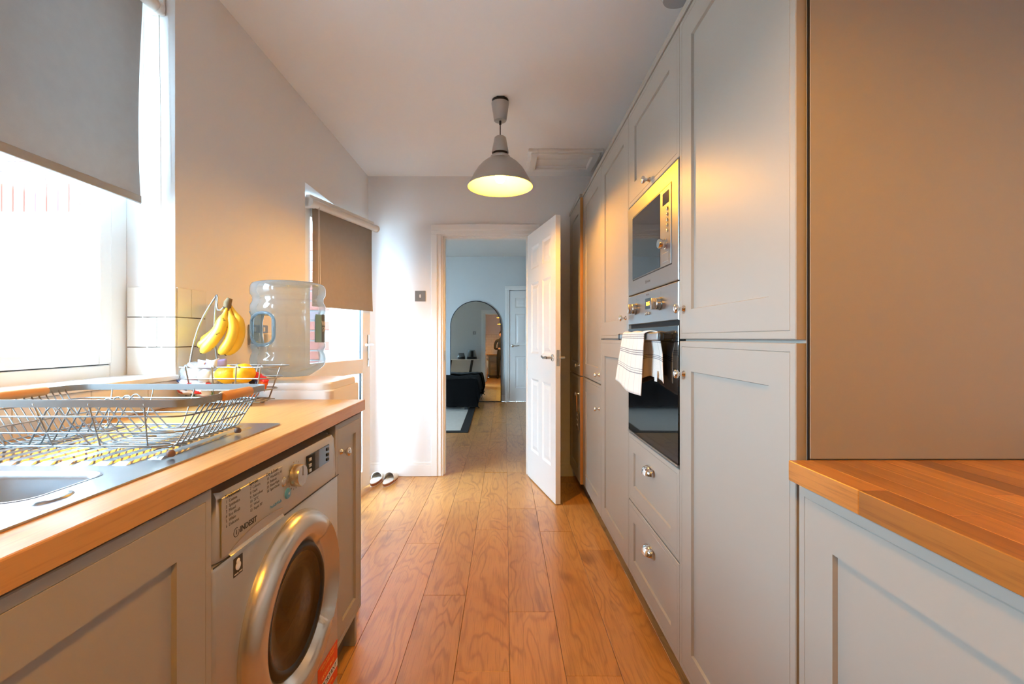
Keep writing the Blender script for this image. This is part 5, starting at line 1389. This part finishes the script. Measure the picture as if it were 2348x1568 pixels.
def pouch(name, label, cen, sx, sy, sz, rot, mats, fn, seed):
    """crumpled packet: a pinched pillow with coloured zones"""
    bm = bmesh.new(); n = 22
    for side in (1, -1):
        g = []
        for i in range(n + 1):
            u = -1 + 2 * i / n; row = []
            for j in range(n + 1):
                v = -1 + 2 * j / n
                h = (max(0, 1 - abs(u) ** 3) * max(0, 1 - abs(v) ** 3)) ** 0.6
                q = noise.noise(Vector((u * 2.2 + seed, v * 2.2, side))) * 0.35 + noise.noise(Vector((u * 6 + seed, v * 6, side))) * 0.12
                row.append(bm.verts.new((u * sx * (1 + 0.03 * math.sin(v * 9)), side * sy * h * (1 + q), v * sz * (1 + 0.04 * math.sin(u * 8 + seed)))))
            g.append(row)
        for i in range(n):
            for j in range(n):
                f = bm.faces.new((g[i][j], g[i + 1][j], g[i + 1][j + 1], g[i][j + 1])); f.smooth = True
                f.material_index = fn(-1 + 2 * (i + 0.5) / n, -1 + 2 * (j + 0.5) / n)
    bmesh.ops.remove_doubles(bm, verts=bm.verts, dist=1e-5)
    bmesh.ops.rotate(bm, verts=bm.verts, cent=(0, 0, 0), matrix=Euler(rot).to_matrix()); bmesh.ops.translate(bm, verts=bm.verts, vec=cen)
    return tag(mk(name, bm, mats, smooth=80), label, 'packet', 'packets in the fruit basket')
PWH = mat('packet_white', srgb(232, 230, 230), rough=0.3); PRE = mat('packet_red', srgb(214, 44, 36), rough=0.3); PBL = mat('packet_navy', srgb(36, 42, 78), rough=0.3); PGR = mat('packet_green', srgb(126, 190, 110), rough=0.35); POR = mat('packet_orange', srgb(222, 104, 40), rough=0.3)
def zone_a(u, v):
    s_ = math.sin(u * 5 + v * 3) + 0.6 * math.sin(u * 2 - v * 7)
    return 1 if s_ > 0.75 else (2 if s_ < -1.2 else 0)
pouch('snack_packet', 'white packet with red print at the window side of the fruit basket', P(445, 890, 1.565), 0.055, 0.022, 0.026, (0.3, 0.12, 0.1), [PWH, PRE, PBL], zone_a, 1.3)
pouch('snack_packet', 'light green packet at the bottom of the fruit basket', P(463, 903, 1.60), 0.038, 0.016, 0.018, (0.5, -0.1, 0.2), [PGR, PWH], lambda u, v: 1 if (u * u + v * v) < 0.06 else 0, 2.7)
pouch('snack_packet', 'dark blue and orange packet at the bottle side of the fruit basket', P(593, 873, 1.62), 0.036, 0.018, 0.026, (0.2, 0.5, -0.15), [PBL, PRE, POR], lambda u, v: 1 if v > 0.45 else (2 if u > 0.35 else 0), 4.1)
pouch('snack_packet', 'small navy packet under the lemons in the fruit basket', P(545, 893, 1.60), 0.036, 0.016, 0.016, (0.2, 0.0, 0.1), [PBL, POR], lambda u, v: 1 if u > 0.6 else 0, 6.1)

# ================================================================== WATER COOLER AND BOTTLE
BC = Vector((-0.878, 1.86, 0))
wc = thing('water_cooler', 'white water cooler standing behind the worktop end', 'water cooler', (-0.85, 1.93, 0))
bm = bmesh.new(); prev = None
for ins, z in ((0.004, 0.0005), (0.0, 0.004), (0.0, 0.940), (0.004, 0.945)):
    cur = [bm.verts.new((x, y, z)) for x, y in rrect(-1.045 + ins, -0.664 - ins, 1.752 + ins, 2.10 - ins, 0.03, 6)]
    if prev:
        for k in range(len(cur)): bm.faces.new((prev[k], prev[(k + 1) % len(cur)], cur[(k + 1) % len(cur)], cur[k]))
    else: bm.faces.new(cur[::-1])
    prev = cur
bm.faces.new(prev); mk('body', bm, WHITEP, wc, smooth=40)
bm = bmesh.new(); prev = None
for ins, z in ((0.0, 0.9455), (0.0, 0.966), (0.004, 0.972), (0.05, 0.976), (0.08, 0.968)):
    cur = [bm.verts.new((x, y, z)) for x, y in rrect(-1.04 + ins, -0.672 - ins, 1.757 + ins, 2.095 - ins, 0.05, 8)]
    if prev:
        for k in range(len(cur)): bm.faces.new((prev[k], prev[(k + 1) % len(cur)], cur[(k + 1) % len(cur)], cur[k]))
    else: bm.faces.new(cur[::-1])
    prev = cur
bm.faces.new(prev); mk('top_lid', bm, WHITEP, wc, smooth=40)

wb_ = thing('water_bottle', 'large clear blue plastic water bottle with a handle on the cooler', 'water bottle', BC + Vector((0, 0, 0.972)))
kz = 1.86 / 1.84
def zb(py): return EYE - ((py - 755) * 0.968 + 755.5 - VPY) * BC.y / F_PX
R0 = 79.5 * BC.y / F_PX
pf = [(0.0, 863), (0.56, 864), (0.62, 861), (0.80, 852), (0.95, 841), (0.995, 832), (1.0, 824), (0.975, 814), (0.94, 808), (0.955, 803), (0.99, 797), (0.99, 790), (0.955, 783), (0.955, 722), (0.965, 718), (0.995, 712), (1.0, 704), (0.985, 697), (0.94, 691), (0.935, 682), (0.955, 678), (0.99, 674), (1.0, 664), (0.99, 655), (0.95, 649), (0.82, 645.5), (0.5, 644.5), (0.0, 645)]
bm = bmesh.new(); lathe(bm, [(r * R0, zb(py)) for r, py in pf], (BC.x, BC.y, 0), 'Z', 64)
body = mk('bottle_body', bm, BOTTLE, wb_, smooth=50)
ct = bmesh.new(); cb = 0.014; bbox(ct, -R0 * 1.2, -R0 * 0.425, -R0 * 0.98, R0 * 0.98, zb(788), zb(721), 0.016, 4)
# the grip pocket faces the viewer's left
vd = math.atan2(BC.x, BC.y)
bmesh.ops.rotate(ct, verts=ct.verts, cent=(0, 0, 0), matrix=Matrix.Rotation(-vd, 3, 'Z')); bmesh.ops.translate(ct, verts=ct.verts, vec=(BC.x, BC.y, 0))
cme = bpy.data.meshes.new('cutter'); bmesh.ops.recalc_face_normals(ct, faces=ct.faces); ct.to_mesh(cme); ct.free(); co = bpy.data.objects.new('cutter', cme); COL.objects.link(co)
md_ = body.modifiers.new('grip', 'BOOLEAN'); md_.operation = 'DIFFERENCE'; md_.solver = 'EXACT'; md_.object = co
dg = bpy.context.evaluated_depsgraph_get(); nm_ = bpy.data.meshes.new_from_object(body.evaluated_get(dg)); body.modifiers.clear(); body.data = nm_
for p_ in nm_.polygons: p_.use_smooth = True
bpy.data.objects.remove(co)
bm = bmesh.new(); off = Matrix.Rotation(-vd, 3, 'Z') @ Vector((-R0 * 0.80, 0, 0))
tube(bm, [(BC.x + off.x, BC.y + off.y, zb(795)), (BC.x + off.x, BC.y + off.y, zb(786)), (BC.x + off.x * 1.02, BC.y + off.y * 1.02, zb(770)), (BC.x + off.x * 1.02, BC.y + off.y * 1.02, zb(738)), (BC.x + off.x, BC.y + off.y, zb(723)), (BC.x + off.x, BC.y + off.y, zb(714))], [0.030, 0.0245, 0.021, 0.021, 0.0245, 0.030], 16); mk('grip_post', bm, BOTTLEH, wb_, smooth=60)
bm = bmesh.new(); rv = Matrix.Rotation(-vd, 3, 'Z')
fr_ = [Vector((x, 0, z)) for x, z in rrect(-R0 * 0.93, -R0 * 0.36, zb(790), zb(719), 0.035, 6)]
tube(bm, [rv @ Vector((q.x, -math.sqrt(max(0.0, (0.955 * R0) ** 2 - q.x ** 2)) * 0.985, q.z)) + Vector((BC.x, BC.y, 0)) for q in fr_], 0.0062, 10, closed=True); mk('grip_rim', bm, BOTTLEH, wb_, smooth=60)
def wrap(nm, m, a0, a1, py0, py1, r_, parent=wb_):
    b = bmesh.new(); lathe(b, [(r_, zb(py1)), (r_, zb(py0))], (BC.x, BC.y, 0), 'Z', 14, closed_ends=False, a0=a0, a1=a1); return mk(nm, b, m, parent, smooth=60)
LAB1 = mat('teal_label', srgb(112, 158, 172), rough=0.5); LAB2 = mat('slate_label', srgb(70, 80, 86), rough=0.5)
lr = R0 * 0.955 + 0.0012
va = math.atan2(BC.y, BC.x) + PI        # direction from the bottle to the camera
wrap('label_inner_band', LAB1, va + 0.78, va + 1.08, 720, 785, lr)
lab = wrap('label', LAB2, va + 1.085, va + 2.3, 719, 786, lr + 0.0003)
b = bmesh.new()
for s_, py, sz in (('WATER', 741, 0.030), ('SPRING', 755, 0.026)):
    for k, ch in enumerate(s_):
        a = va + 1.17 + k * 0.15
        rd = Vector((math.cos(a), math.sin(a), 0)); tg = Vector((-math.sin(a), math.cos(a), 0))
        text_on(b, ch, sz, Vector((BC.x, BC.y, zb(py))) + rd * (lr + 0.0012), tg, (0, 0, 1), 'CENTER')
mk('label_print', b, INKW, lab, recalc=False)

# ================================================================== PENDANT LAMPS
def pendant(label, x, y, zr_):
    r = thing('pendant_lamp', label, 'lamp', (x, y, zr_), 'pendant lamps')
    b = bmesh.new(); lathe(b, [(0, ZC), (0.047, ZC), (0.047, ZC - 0.004), (0.046, ZC - 0.014), (0.0, ZC - 0.014)], (x, y, 0), 'Z', 32); bbox(b, x - 0.02, x + 0.025, y - 0.05, y - 0.02, ZC - 0.012, ZC, 0.002, 1); mk('mounting_plate', b, BLACKP, r, smooth=40)
    b = bmesh.new(); lathe(b, [(0.0, ZC - 0.016), (0.049, ZC - 0.016), (0.0495, ZC - 0.019), (0.036, ZC - 0.112), (0.034, ZC - 0.117), (0.0, ZC - 0.117)], (x, y, 0), 'Z', 40); mk('ceiling_cup', b, ALU, r, smooth=40)
    b = bmesh.new(); lathe(b, [(0, ZC - 0.117), (0.0065, ZC - 0.117), (0.0065, ZC - 0.137), (0.0028, ZC - 0.138), (0.0028, zr_ + 0.292), (0.006, zr_ + 0.291), (0.006, zr_ + 0.282), (0, zr_ + 0.282)], (x, y, 0), 'Z', 14); mk('cord', b, BLACKP, r, smooth=40)
    b = bmesh.new(); lathe(b, [(0.0, zr_ + 0.282), (0.026, zr_ + 0.282), (0.033, zr_ + 0.276), (0.048, zr_ + 0.196), (0.047, zr_ + 0.190), (0.045, zr_ + 0.192), (0.03, zr_ + 0.27), (0.0, zr_ + 0.272)], (x, y, 0), 'Z', 40); mk('lamp_neck', b, ALU, r, smooth=40)
    b = bmesh.new(); lathe(b, [(0.0, zr_ + 0.215), (0.037, zr_ + 0.215), (0.037, zr_ + 0.172), (0, zr_ + 0.172)], (x, y, 0), 'Z', 24)
    mk('lamp_holder', b, mat('dark_bronze', srgb(70, 54, 40), rough=0.4) if 'dark_bronze' not in MATS else MATS['dark_bronze'], r, smooth=40)
    out = [(0.030, 0.180), (0.046, 0.179), (0.054, 0.172), (0.057, 0.164), (0.0575, 0.158), (0.075, 0.150), (0.103, 0.128), (0.128, 0.100), (0.150, 0.065), (0.168, 0.030), (0.180, 0.006), (0.185, 0.0)]
    b = bmesh.new(); lathe(b, [(q, zr_ + t) for q, t in out] + [(0.1835, zr_ - 0.001)], (x, y, 0), 'Z', 72, closed_ends=False); sh = mk('lamp_shade', b, ALU, r, smooth=45)
    b = bmesh.new(); lathe(b, [(0.0, zr_ + 0.170)] + [(q - 0.003, zr_ + t - 0.003) for q, t in out[3:-1]] + [(0.1825, zr_ - 0.0005)], (x, y, 0), 'Z', 72, closed_ends=False); mk('shade_lining', b, SHADEIN, r, smooth=45)
    b = bmesh.new(); lathe(b, [(0, 0.170), (0.016, 0.168), (0.017, 0.109), (0, 0.108)], (x, y, zr_), 'Z', 20, mi=0); mk('bulb_cap', b, WHITEP, r, smooth=40)
    b = bmesh.new(); lathe(b, [(0.0, 0.110), (0.014, 0.106), (0.022, 0.091), (0.030, 0.069), (0.031, 0.053), (0.026, 0.035), (0.014, 0.024), (0.0, 0.021)], (x, y, zr_), 'Z', 24); mk('bulb', b, BULB, r, smooth=60)
    return r
pendant('aluminium pendant lamp glowing in the middle of the kitchen', -0.027, 2.585, 1.998)
pendant('aluminium pendant lamp above the viewer, seen only in the mirror', -0.027, 0.0, 1.985)

# ================================================================== SLIPPERS, HANGING SIGN
def slipper(label, x, y, rz, mirror=1):
    r = thing('slipper', label, 'slipper', (x, y, 0.0), 'pair of slippers', rotz=rz)
    def outline(s_, n=40):
        pts = []
        for k in range(n):
            a = 2 * PI * k / n
            yy = math.sin(a) * 0.13
            wdt = 0.036 + 0.012 * (0.5 + 0.5 * math.sin(a)) - 0.005 * math.exp(-((yy + 0.01) / 0.05) ** 2)
            pts.append((math.cos(a) * wdt * s_ + mirror * 0.006 * math.sin(a * 1.0), yy * s_))
        return pts
    def slab(nm, z0, z1, m, s0, s1):
        b = bmesh.new(); A = [b.verts.new((x_, y_, z0)) for x_, y_ in outline(s0)]; B = [b.verts.new((x_, y_, z1)) for x_, y_ in outline(s1)]
        for k in range(len(A)): b.faces.new((A[k], A[(k + 1) % len(A)], B[(k + 1) % len(A)], B[k]))
        b.faces.new(A[::-1]); b.faces.new(B); mk(nm, b, m, r, smooth=40, world=False)
    slab('outsole', 0.0005, 0.008, SHOEW, 0.97, 1.0); slab('cork_sole', 0.008, 0.026, BROWN, 1.0, 1.01); slab('footbed', 0.026, 0.030, SHOEW, 1.01, 0.96)
    b = bmesh.new(); g = []; n, m_ = 16, 10
    for i in range(n + 1):          # closed toe upper over the front half (+y)
        t = i / n; yy = -0.02 + 0.148 * t
        wd = (0.044 if yy < 0.04 else 0.044 * math.sqrt(max(0.0, 1 - ((yy - 0.04) / 0.092) ** 2))) + 0.001
        hh = 0.030 + 0.048 * (1 - t) ** 0.7 + 0.006
        g.append([b.verts.new((mirror * 0.003 + wd * math.cos(PI * j / m_), yy + 0.012 * math.sin(PI * j / m_) * (1 - t), 0.022 + (hh - 0.022) * math.sin(PI * j / m_) ** 0.7)) for j in range(m_ + 1)])
    for i in range(n):
        for j in range(m_): b.faces.new((g[i][j], g[i + 1][j], g[i + 1][j + 1], g[i][j + 1]))
    o = mk('upper', b, SHOEW, r, smooth=60, world=False); sm = o.modifiers.new('thickness', 'SOLIDIFY'); sm.thickness = 0.0035
    return r
slipper('white cork soled slipper nearest the back door', -1.022, 3.645, 0.06, 1)
slipper('white cork soled slipper further from the back door', -0.912, 3.635, -0.14, -1)

hs = thing('hanging_sign', 'small dark hanging sign on a cord from the end cabinet knob', 'sign', (0.50, 3.315, 0.60))
bm = bmesh.new(); tube(bm, [(0.521, 3.30, 0.612), (0.519, 3.306, 0.70), (0.518, 3.312, 0.750), (0.518, 3.322, 0.750), (0.519, 3.328, 0.70), (0.521, 3.336, 0.612)], 0.0018, 6); mk('cord', bm, BEECH, hs)
bm = bmesh.new(); bbox(bm, 0.524, 0.532, 3.285, 3.365, 0.48, 0.615, 0.004, 2); bd = mk('board', bm, mat('dark_sign_board', srgb(96, 84, 68), rough=0.6), hs)
b = bmesh.new()
for s_, z_ in (('Let', 0.59), ('Happy', 0.558), ('Cook', 0.522)): text_on(b, s_, 0.034 if s_ != 'Happy' else 0.028, (0.5232, 3.325, z_), (0, -1, 0), (0, 0, 1), 'CENTER')
mk('lettering', b, INKW, bd, recalc=False)

# ================================================================== BEDROOM
rg = thing('rug', 'cream rug with a black border beside the bed', 'rug', (-1.45, 6.7, 0.0), rotz=0.02)
bm = bmesh.new(); bbox(bm, -1.0, 0.98, -1.19, 1.19, 0.0006, 0.010, 0.003, 1); mk('border', bm, RUGB, rg, world=False)
bm = bmesh.new(); bbox(bm, -0.90, 0.88, -1.09, 1.09, 0.008, 0.0125, 0.002, 1); mk('pile', bm, RUGW, rg, world=False)
bd_ = thing('bed', 'low bed covered by a black fluffy throw in the bedroom', 'bed', (-1.4, 7.62, 0.0))
bm = bmesh.new()
for x in (-2.3, -0.62):
    for y in (7.3, 7.95): box(bm, x - 0.03, x + 0.03, y - 0.03, y + 0.03, 0.0127, 0.20)
mk('legs', bm, BLACKP, bd_)
bm = bmesh.new(); bbox(bm, -2.38, -0.50, 7.22, 8.02, 0.20, 0.48, 0.05, 4); mk('mattress', bm, BLACKF, bd_, smooth=40)
bm = bmesh.new(); nx_, ny_ = 70, 34; g = []
for i in range(nx_ + 1):
    u = i / nx_
    row = []
    for j in range(ny_ + 1):
        v = j / ny_
        X = -2.40 + 2.06 * u; s_ = v * 1.55 - 0.45       # s: run from the front hem over the top to the back
        # end drop on the right
        over = max(0, X - (-0.47)); X2 = min(X, -0.47) + 0.10 * (1 - math.exp(-over * 9)) * 1.0
        dropx = max(0.0, over - 0.03) * 2.4
        if s_ < 0: y, z = 7.20 - 0.035 * (1 - math.exp(s_ * 8)), 0.495 + s_ * 0.93
        elif s_ < 0.80: y, z = 7.20 + s_ * 1.03, 0.50
        else: y, z = 8.04, 0.50 - (s_ - 0.80) * 0.9
        z -= dropx * 1.0
        fold = 0.016 * math.sin(u * 42 + 2 * math.sin(u * 9)) * (max(0, -s_) * 2.2) + 0.02 * math.sin(v * 26) * min(1, over * 6)
        y -= fold if s_ < 0 else 0; X2 += fold * (1 if over > 0 else 0)
        z += 0.02 * noise.noise(Vector((X * 3, s_ * 4, 0))) + (0.012 * noise.noise(Vector((X * 11, s_ * 11, 2))))
        row.append(bm.verts.new((X2, y, max(z, 0.05 + 0.03 * noise.noise(Vector((X * 6, s_ * 3, 5)))))))
    g.append(row)
for i in range(nx_):
    for j in range(ny_): bm.faces.new((g[i][j], g[i + 1][j], g[i + 1][j + 1], g[i][j + 1]))
o = mk('throw', bm, BLACKF, bd_, smooth=80); o['label'] = 'black fluffy throw'

# arched mirror leaning on the far wall
mi = thing('floor_mirror', 'tall arched floor mirror with a thin black frame', 'mirror', (-0.525, BY1 - 0.085, 0.004))
mi.rotation_euler = (-0.0208, 0, 0.0043)
def arch_pts(w2, h, n=40, ins=0.0):
    r_ = w2 - ins; zc_ = h - w2
    pts = [(r_, ins)] + [(r_ * math.cos(PI * k / n), zc_ + r_ * math.sin(PI * k / n)) for k in range(n + 1)] + [(-r_, ins)]
    return pts
def arch_slab(nm, m, ins0, y0, y1, hole=None):
    b = bmesh.new(); o_ = arch_pts(0.461, 1.812, ins=ins0)
    if hole is None:
        A = [b.verts.new((x, y0, z)) for x, z in o_]; B = [b.verts.new((x, y1, z)) for x, z in o_]
        for k in range(len(A)): b.faces.new((A[k], A[(k + 1) % len(A)], B[(k + 1) % len(A)], B[k]))
        b.faces.new(A); b.faces.new(B[::-1])
    else:
        i_ = arch_pts(0.461, 1.812, ins=hole)
        L4 = [[b.verts.new((x, y, z)) for x, z in lp] for lp, y in ((o_, y0), (i_, y0), (i_, y1), (o_, y1))]
        for a in range(4):
            for k in range(len(o_)): b.faces.new((L4[a][k], L4[a][(k + 1) % len(o_)], L4[(a + 1) % 4][(k + 1) % len(o_)], L4[(a + 1) % 4][k]))
    return mk(nm, b, m, mi, world=False)
arch_slab('frame', BLACKP, 0.0, 0.0, 0.026, hole=0.014)
arch_slab('mirror_glass', MIRROR, 0.013, 0.006, 0.020)

# desk with two vases, seen in the mirror
tb = thing('desk', 'narrow white topped desk with slanted black legs reflected in the mirror', 'desk', (-1.05, 4.2, 0))
bm = bmesh.new(); bbox(bm, -1.55, -0.66, 3.94, 4.46, 0.728, 0.745, 0.003, 2); mk('top', bm, WHITEP, tb)
for y in (4.0, 4.40):
    for x0, x1 in ((-1.42, -1.52), (-0.84, -0.96)):
        bm = bmesh.new(); tube(bm, [(x0, y, 0.728), (x1, y, 0.0008)], 0.022, 8); mk('leg', bm, BLACKP, tb)
bm = bmesh.new(); tube(bm, [(-1.48, 4.40, 0.33), (-0.90, 4.40, 0.33)], 0.02, 8); mk('crossbar', bm, BLACKP, tb)
GV = pane_mat('smoked_vase_glass', (0.78, 0.80, 0.80, 1), gloss=0.03)
def vase(label, x, y, r_, h):
    v = thing('vase', label, 'vase', (x, y, 0.7455), 'vases on the desk')
    b = bmesh.new(); lathe(b, [(0, 0), (r_, 0.0), (r_ * 1.06, 0.02), (r_ * 1.02, 0.07), (0, 0.07)], (x, y, 0.7455), 'Z', 32); mk('base', b, BLACKP, v, smooth=40)
    b = bmesh.new(); lathe(b, [(r_ * 1.0, 0.07), (r_ * 0.72, h), (r_ * 0.70, h), (r_ * 0.97, 0.072)], (x, y, 0.7455), 'Z', 32, closed_ends=False); mk('glass', b, GV, v, smooth=40)
    return v
vase('smaller black based glass vase on the desk in the mirror', -1.13, 4.22, 0.10, 0.17)
v2 = vase('larger black based glass vase with a candle on the desk in the mirror', -0.85, 4.22, 0.13, 0.25)
b = bmesh.new(); lathe(b, [(0, 0), (0.04, 0), (0.04, 0.16), (0, 0.16)], (-0.85, 4.22, 0.8165), 'Z', 20); mk('candle', b, BLACKP, v2, smooth=40)

# ================================================================== PHOTOGRAPHER (behind the viewer, seen in the mirror)
CLOTH = mat('dark_grey_clothes', srgb(44, 45, 48), rough=0.9, bump=0.3, bscale=80)
SKIN = mat('skin', srgb(206, 160, 134), rough=0.55)
HAIR = mat('dark_hair', srgb(40, 30, 24), rough=0.7)
pr = thing('person', 'person in dark clothes with bent arms reflected at the mirror edge', 'person', (-0.06, -0.62, 0))
def skin_mesh(nm, verts, edges, radii, m, parent, levels=2):
    me = bpy.data.meshes.new(nm); me.from_pydata([Vector(v) for v in verts], edges, []); me.materials.append(m)
    o = link(nm, me, None, parent)
    sk_ = o.modifiers.new('skin', 'SKIN'); sk_.use_smooth_shade = True
    sv = me.skin_vertices[0].data if me.skin_vertices else None
    if sv is None:
        bm_ = bmesh.new(); bm_.from_mesh(me); bm_.verts.layers.skin.verify(); bm_.to_mesh(me); bm_.free(); sv = me.skin_vertices[0].data
    for k, r_ in enumerate(radii):
        sv[k].radius = (r_, r_) if not isinstance(r_, tuple) else r_
        sv[k].use_root = (k == 0)
    sb = o.modifiers.new('smooth', 'SUBSURF'); sb.levels = levels; sb.render_levels = levels
    dg_ = bpy.context.evaluated_depsgraph_get(); nme = bpy.data.meshes.new_from_object(o.evaluated_get(dg_))
    o.modifiers.clear(); o.data = nme
    if not nme.materials: nme.materials.append(m)
    for p_ in nme.polygons: p_.use_smooth = True
    return o
V_ = [(0, 0, 0.96), (0, 0, 1.10), (0, 0.005, 1.28), (0, 0, 1.42), (0, 0.01, 1.50), (0, 0.02, 1.56)]
E_ = [(0, 1), (1, 2), (2, 3), (3, 4), (4, 5)]
R_ = [(0.155, 0.11), (0.145, 0.10), (0.165, 0.11), (0.14, 0.085), (0.06, 0.06), (0.052, 0.055)]
for s_ in (-1, 1):
    b0 = len(V_)
    V_ += [(s_ * 0.185, 0, 1.41), (s_ * 0.235, -0.03, 1.26), (s_ * 0.245, -0.04, 1.13), (s_ * 0.18, 0.12, 1.10), (s_ * 0.10, 0.26, 1.12)]
    E_ += [(3, b0), (b0, b0 + 1), (b0 + 1, b0 + 2), (b0 + 2, b0 + 3), (b0 + 3, b0 + 4)]
    R_ += [0.062, 0.052, 0.044, 0.040, 0.031]
    b0 = len(V_)
    V_ += [(s_ * 0.095, 0, 0.86), (s_ * 0.11, 0.01, 0.66), (s_ * 0.115, 0.01, 0.48), (s_ * 0.12, -0.01, 0.28), (s_ * 0.125, -0.02, 0.09), (s_ * 0.135, 0.10, 0.045), (s_ * 0.14, 0.17, 0.038)]
    E_ += [(0, b0)] + [(b0 + k, b0 + k + 1) for k in range(6)]
    R_ += [0.092, 0.080, 0.062, 0.056, 0.044, 0.042, 0.034]
skin_mesh('body', V_, E_, R_, CLOTH, pr)
# head with face, ears and hair
bm = bmesh.new(); bmesh.ops.create_uvsphere(bm, u_segments=32, v_segments=24, radius=1.0)
for v in bm.verts:
    n = v.co.normalized(); x, y, z = n.x * 0.076, n.y * 0.095, n.z * 0.118
    if z < -0.03: x *= 1 - 0.9 * (-z - 0.03) * 3; y = y * (1 - 0.2 * (-z - 0.03) * 8) + 0.008
    y += 0.022 * math.exp(-((x / 0.014) ** 2 + ((z + 0.012) / 0.024) ** 2)) * (1 if n.y > 0.5 else 0)
    for ex in (-0.03, 0.03): y -= 0.008 * math.exp(-(((x - ex) / 0.014) ** 2 + ((z - 0.012) / 0.012) ** 2)) * (1 if n.y > 0.4 else 0)
    y += 0.005 * math.exp(-((x / 0.022) ** 2 + ((z + 0.055) / 0.008) ** 2)) * (1 if n.y > 0.4 else 0)
    v.co = Vector((x, y + 0.02, z + 1.645))
head = mk('head', bm, SKIN, pr, smooth=80, world=False)
bm = bmesh.new(); bmesh.ops.create_uvsphere(bm, u_segments=32, v_segments=24, radius=1.0)
for v in bm.verts:
    n = v.co.normalized(); v.co = Vector((n.x * 0.084, n.y * 0.102 + 0.008, n.z * 0.118 + 1.668 + (0.035 if n.y > 0.3 and n.z < 0.3 else 0)))
mk('hair', bm, HAIR, head, smooth=80, world=False)
for s_ in (-1, 1):
    bm = bmesh.new(); bmesh.ops.create_uvsphere(bm, u_segments=12, v_segments=10, radius=1.0)
    for v in bm.verts: v.co = Vector((s_ * 0.078 + v.co.x * 0.010, 0.015 + v.co.y * 0.018, 1.638 + v.co.z * 0.030))
    mk('ear', bm, SKIN, head, smooth=80, world=False)
    V2 = [(s_ * 0.095, 0.275, 1.12), (s_ * 0.085, 0.31, 1.125), (s_ * 0.078, 0.345, 1.13)]; E2 = [(0, 1), (1, 2)]; R2 = [(0.026, 0.02), (0.034, 0.017), (0.036, 0.015)]
    for k in range(4):
        b0 = len(V2); fx = s_ * 0.078 + (k - 1.5) * 0.019; ln = (0.85, 1.0, 0.95, 0.75)[k]
        V2 += [(fx, 0.365, 1.132), (fx, 0.365 + 0.035 * ln, 1.125), (fx, 0.365 + 0.05 * ln, 1.10), (fx, 0.365 + 0.045 * ln, 1.08)]; E2 += [(2, b0), (b0, b0 + 1), (b0 + 1, b0 + 2), (b0 + 2, b0 + 3)]; R2 += [0.0095, 0.009, 0.0085, 0.007]
    b0 = len(V2); V2 += [(s_ * 0.05, 0.315, 1.115), (s_ * 0.035, 0.345, 1.10), (s_ * 0.035, 0.37, 1.09)]; E2 += [(1, b0), (b0, b0 + 1), (b0 + 1, b0 + 2)]; R2 += [0.011, 0.010, 0.008]
    skin_mesh('hand', V2, E2, R2, SKIN, pr)
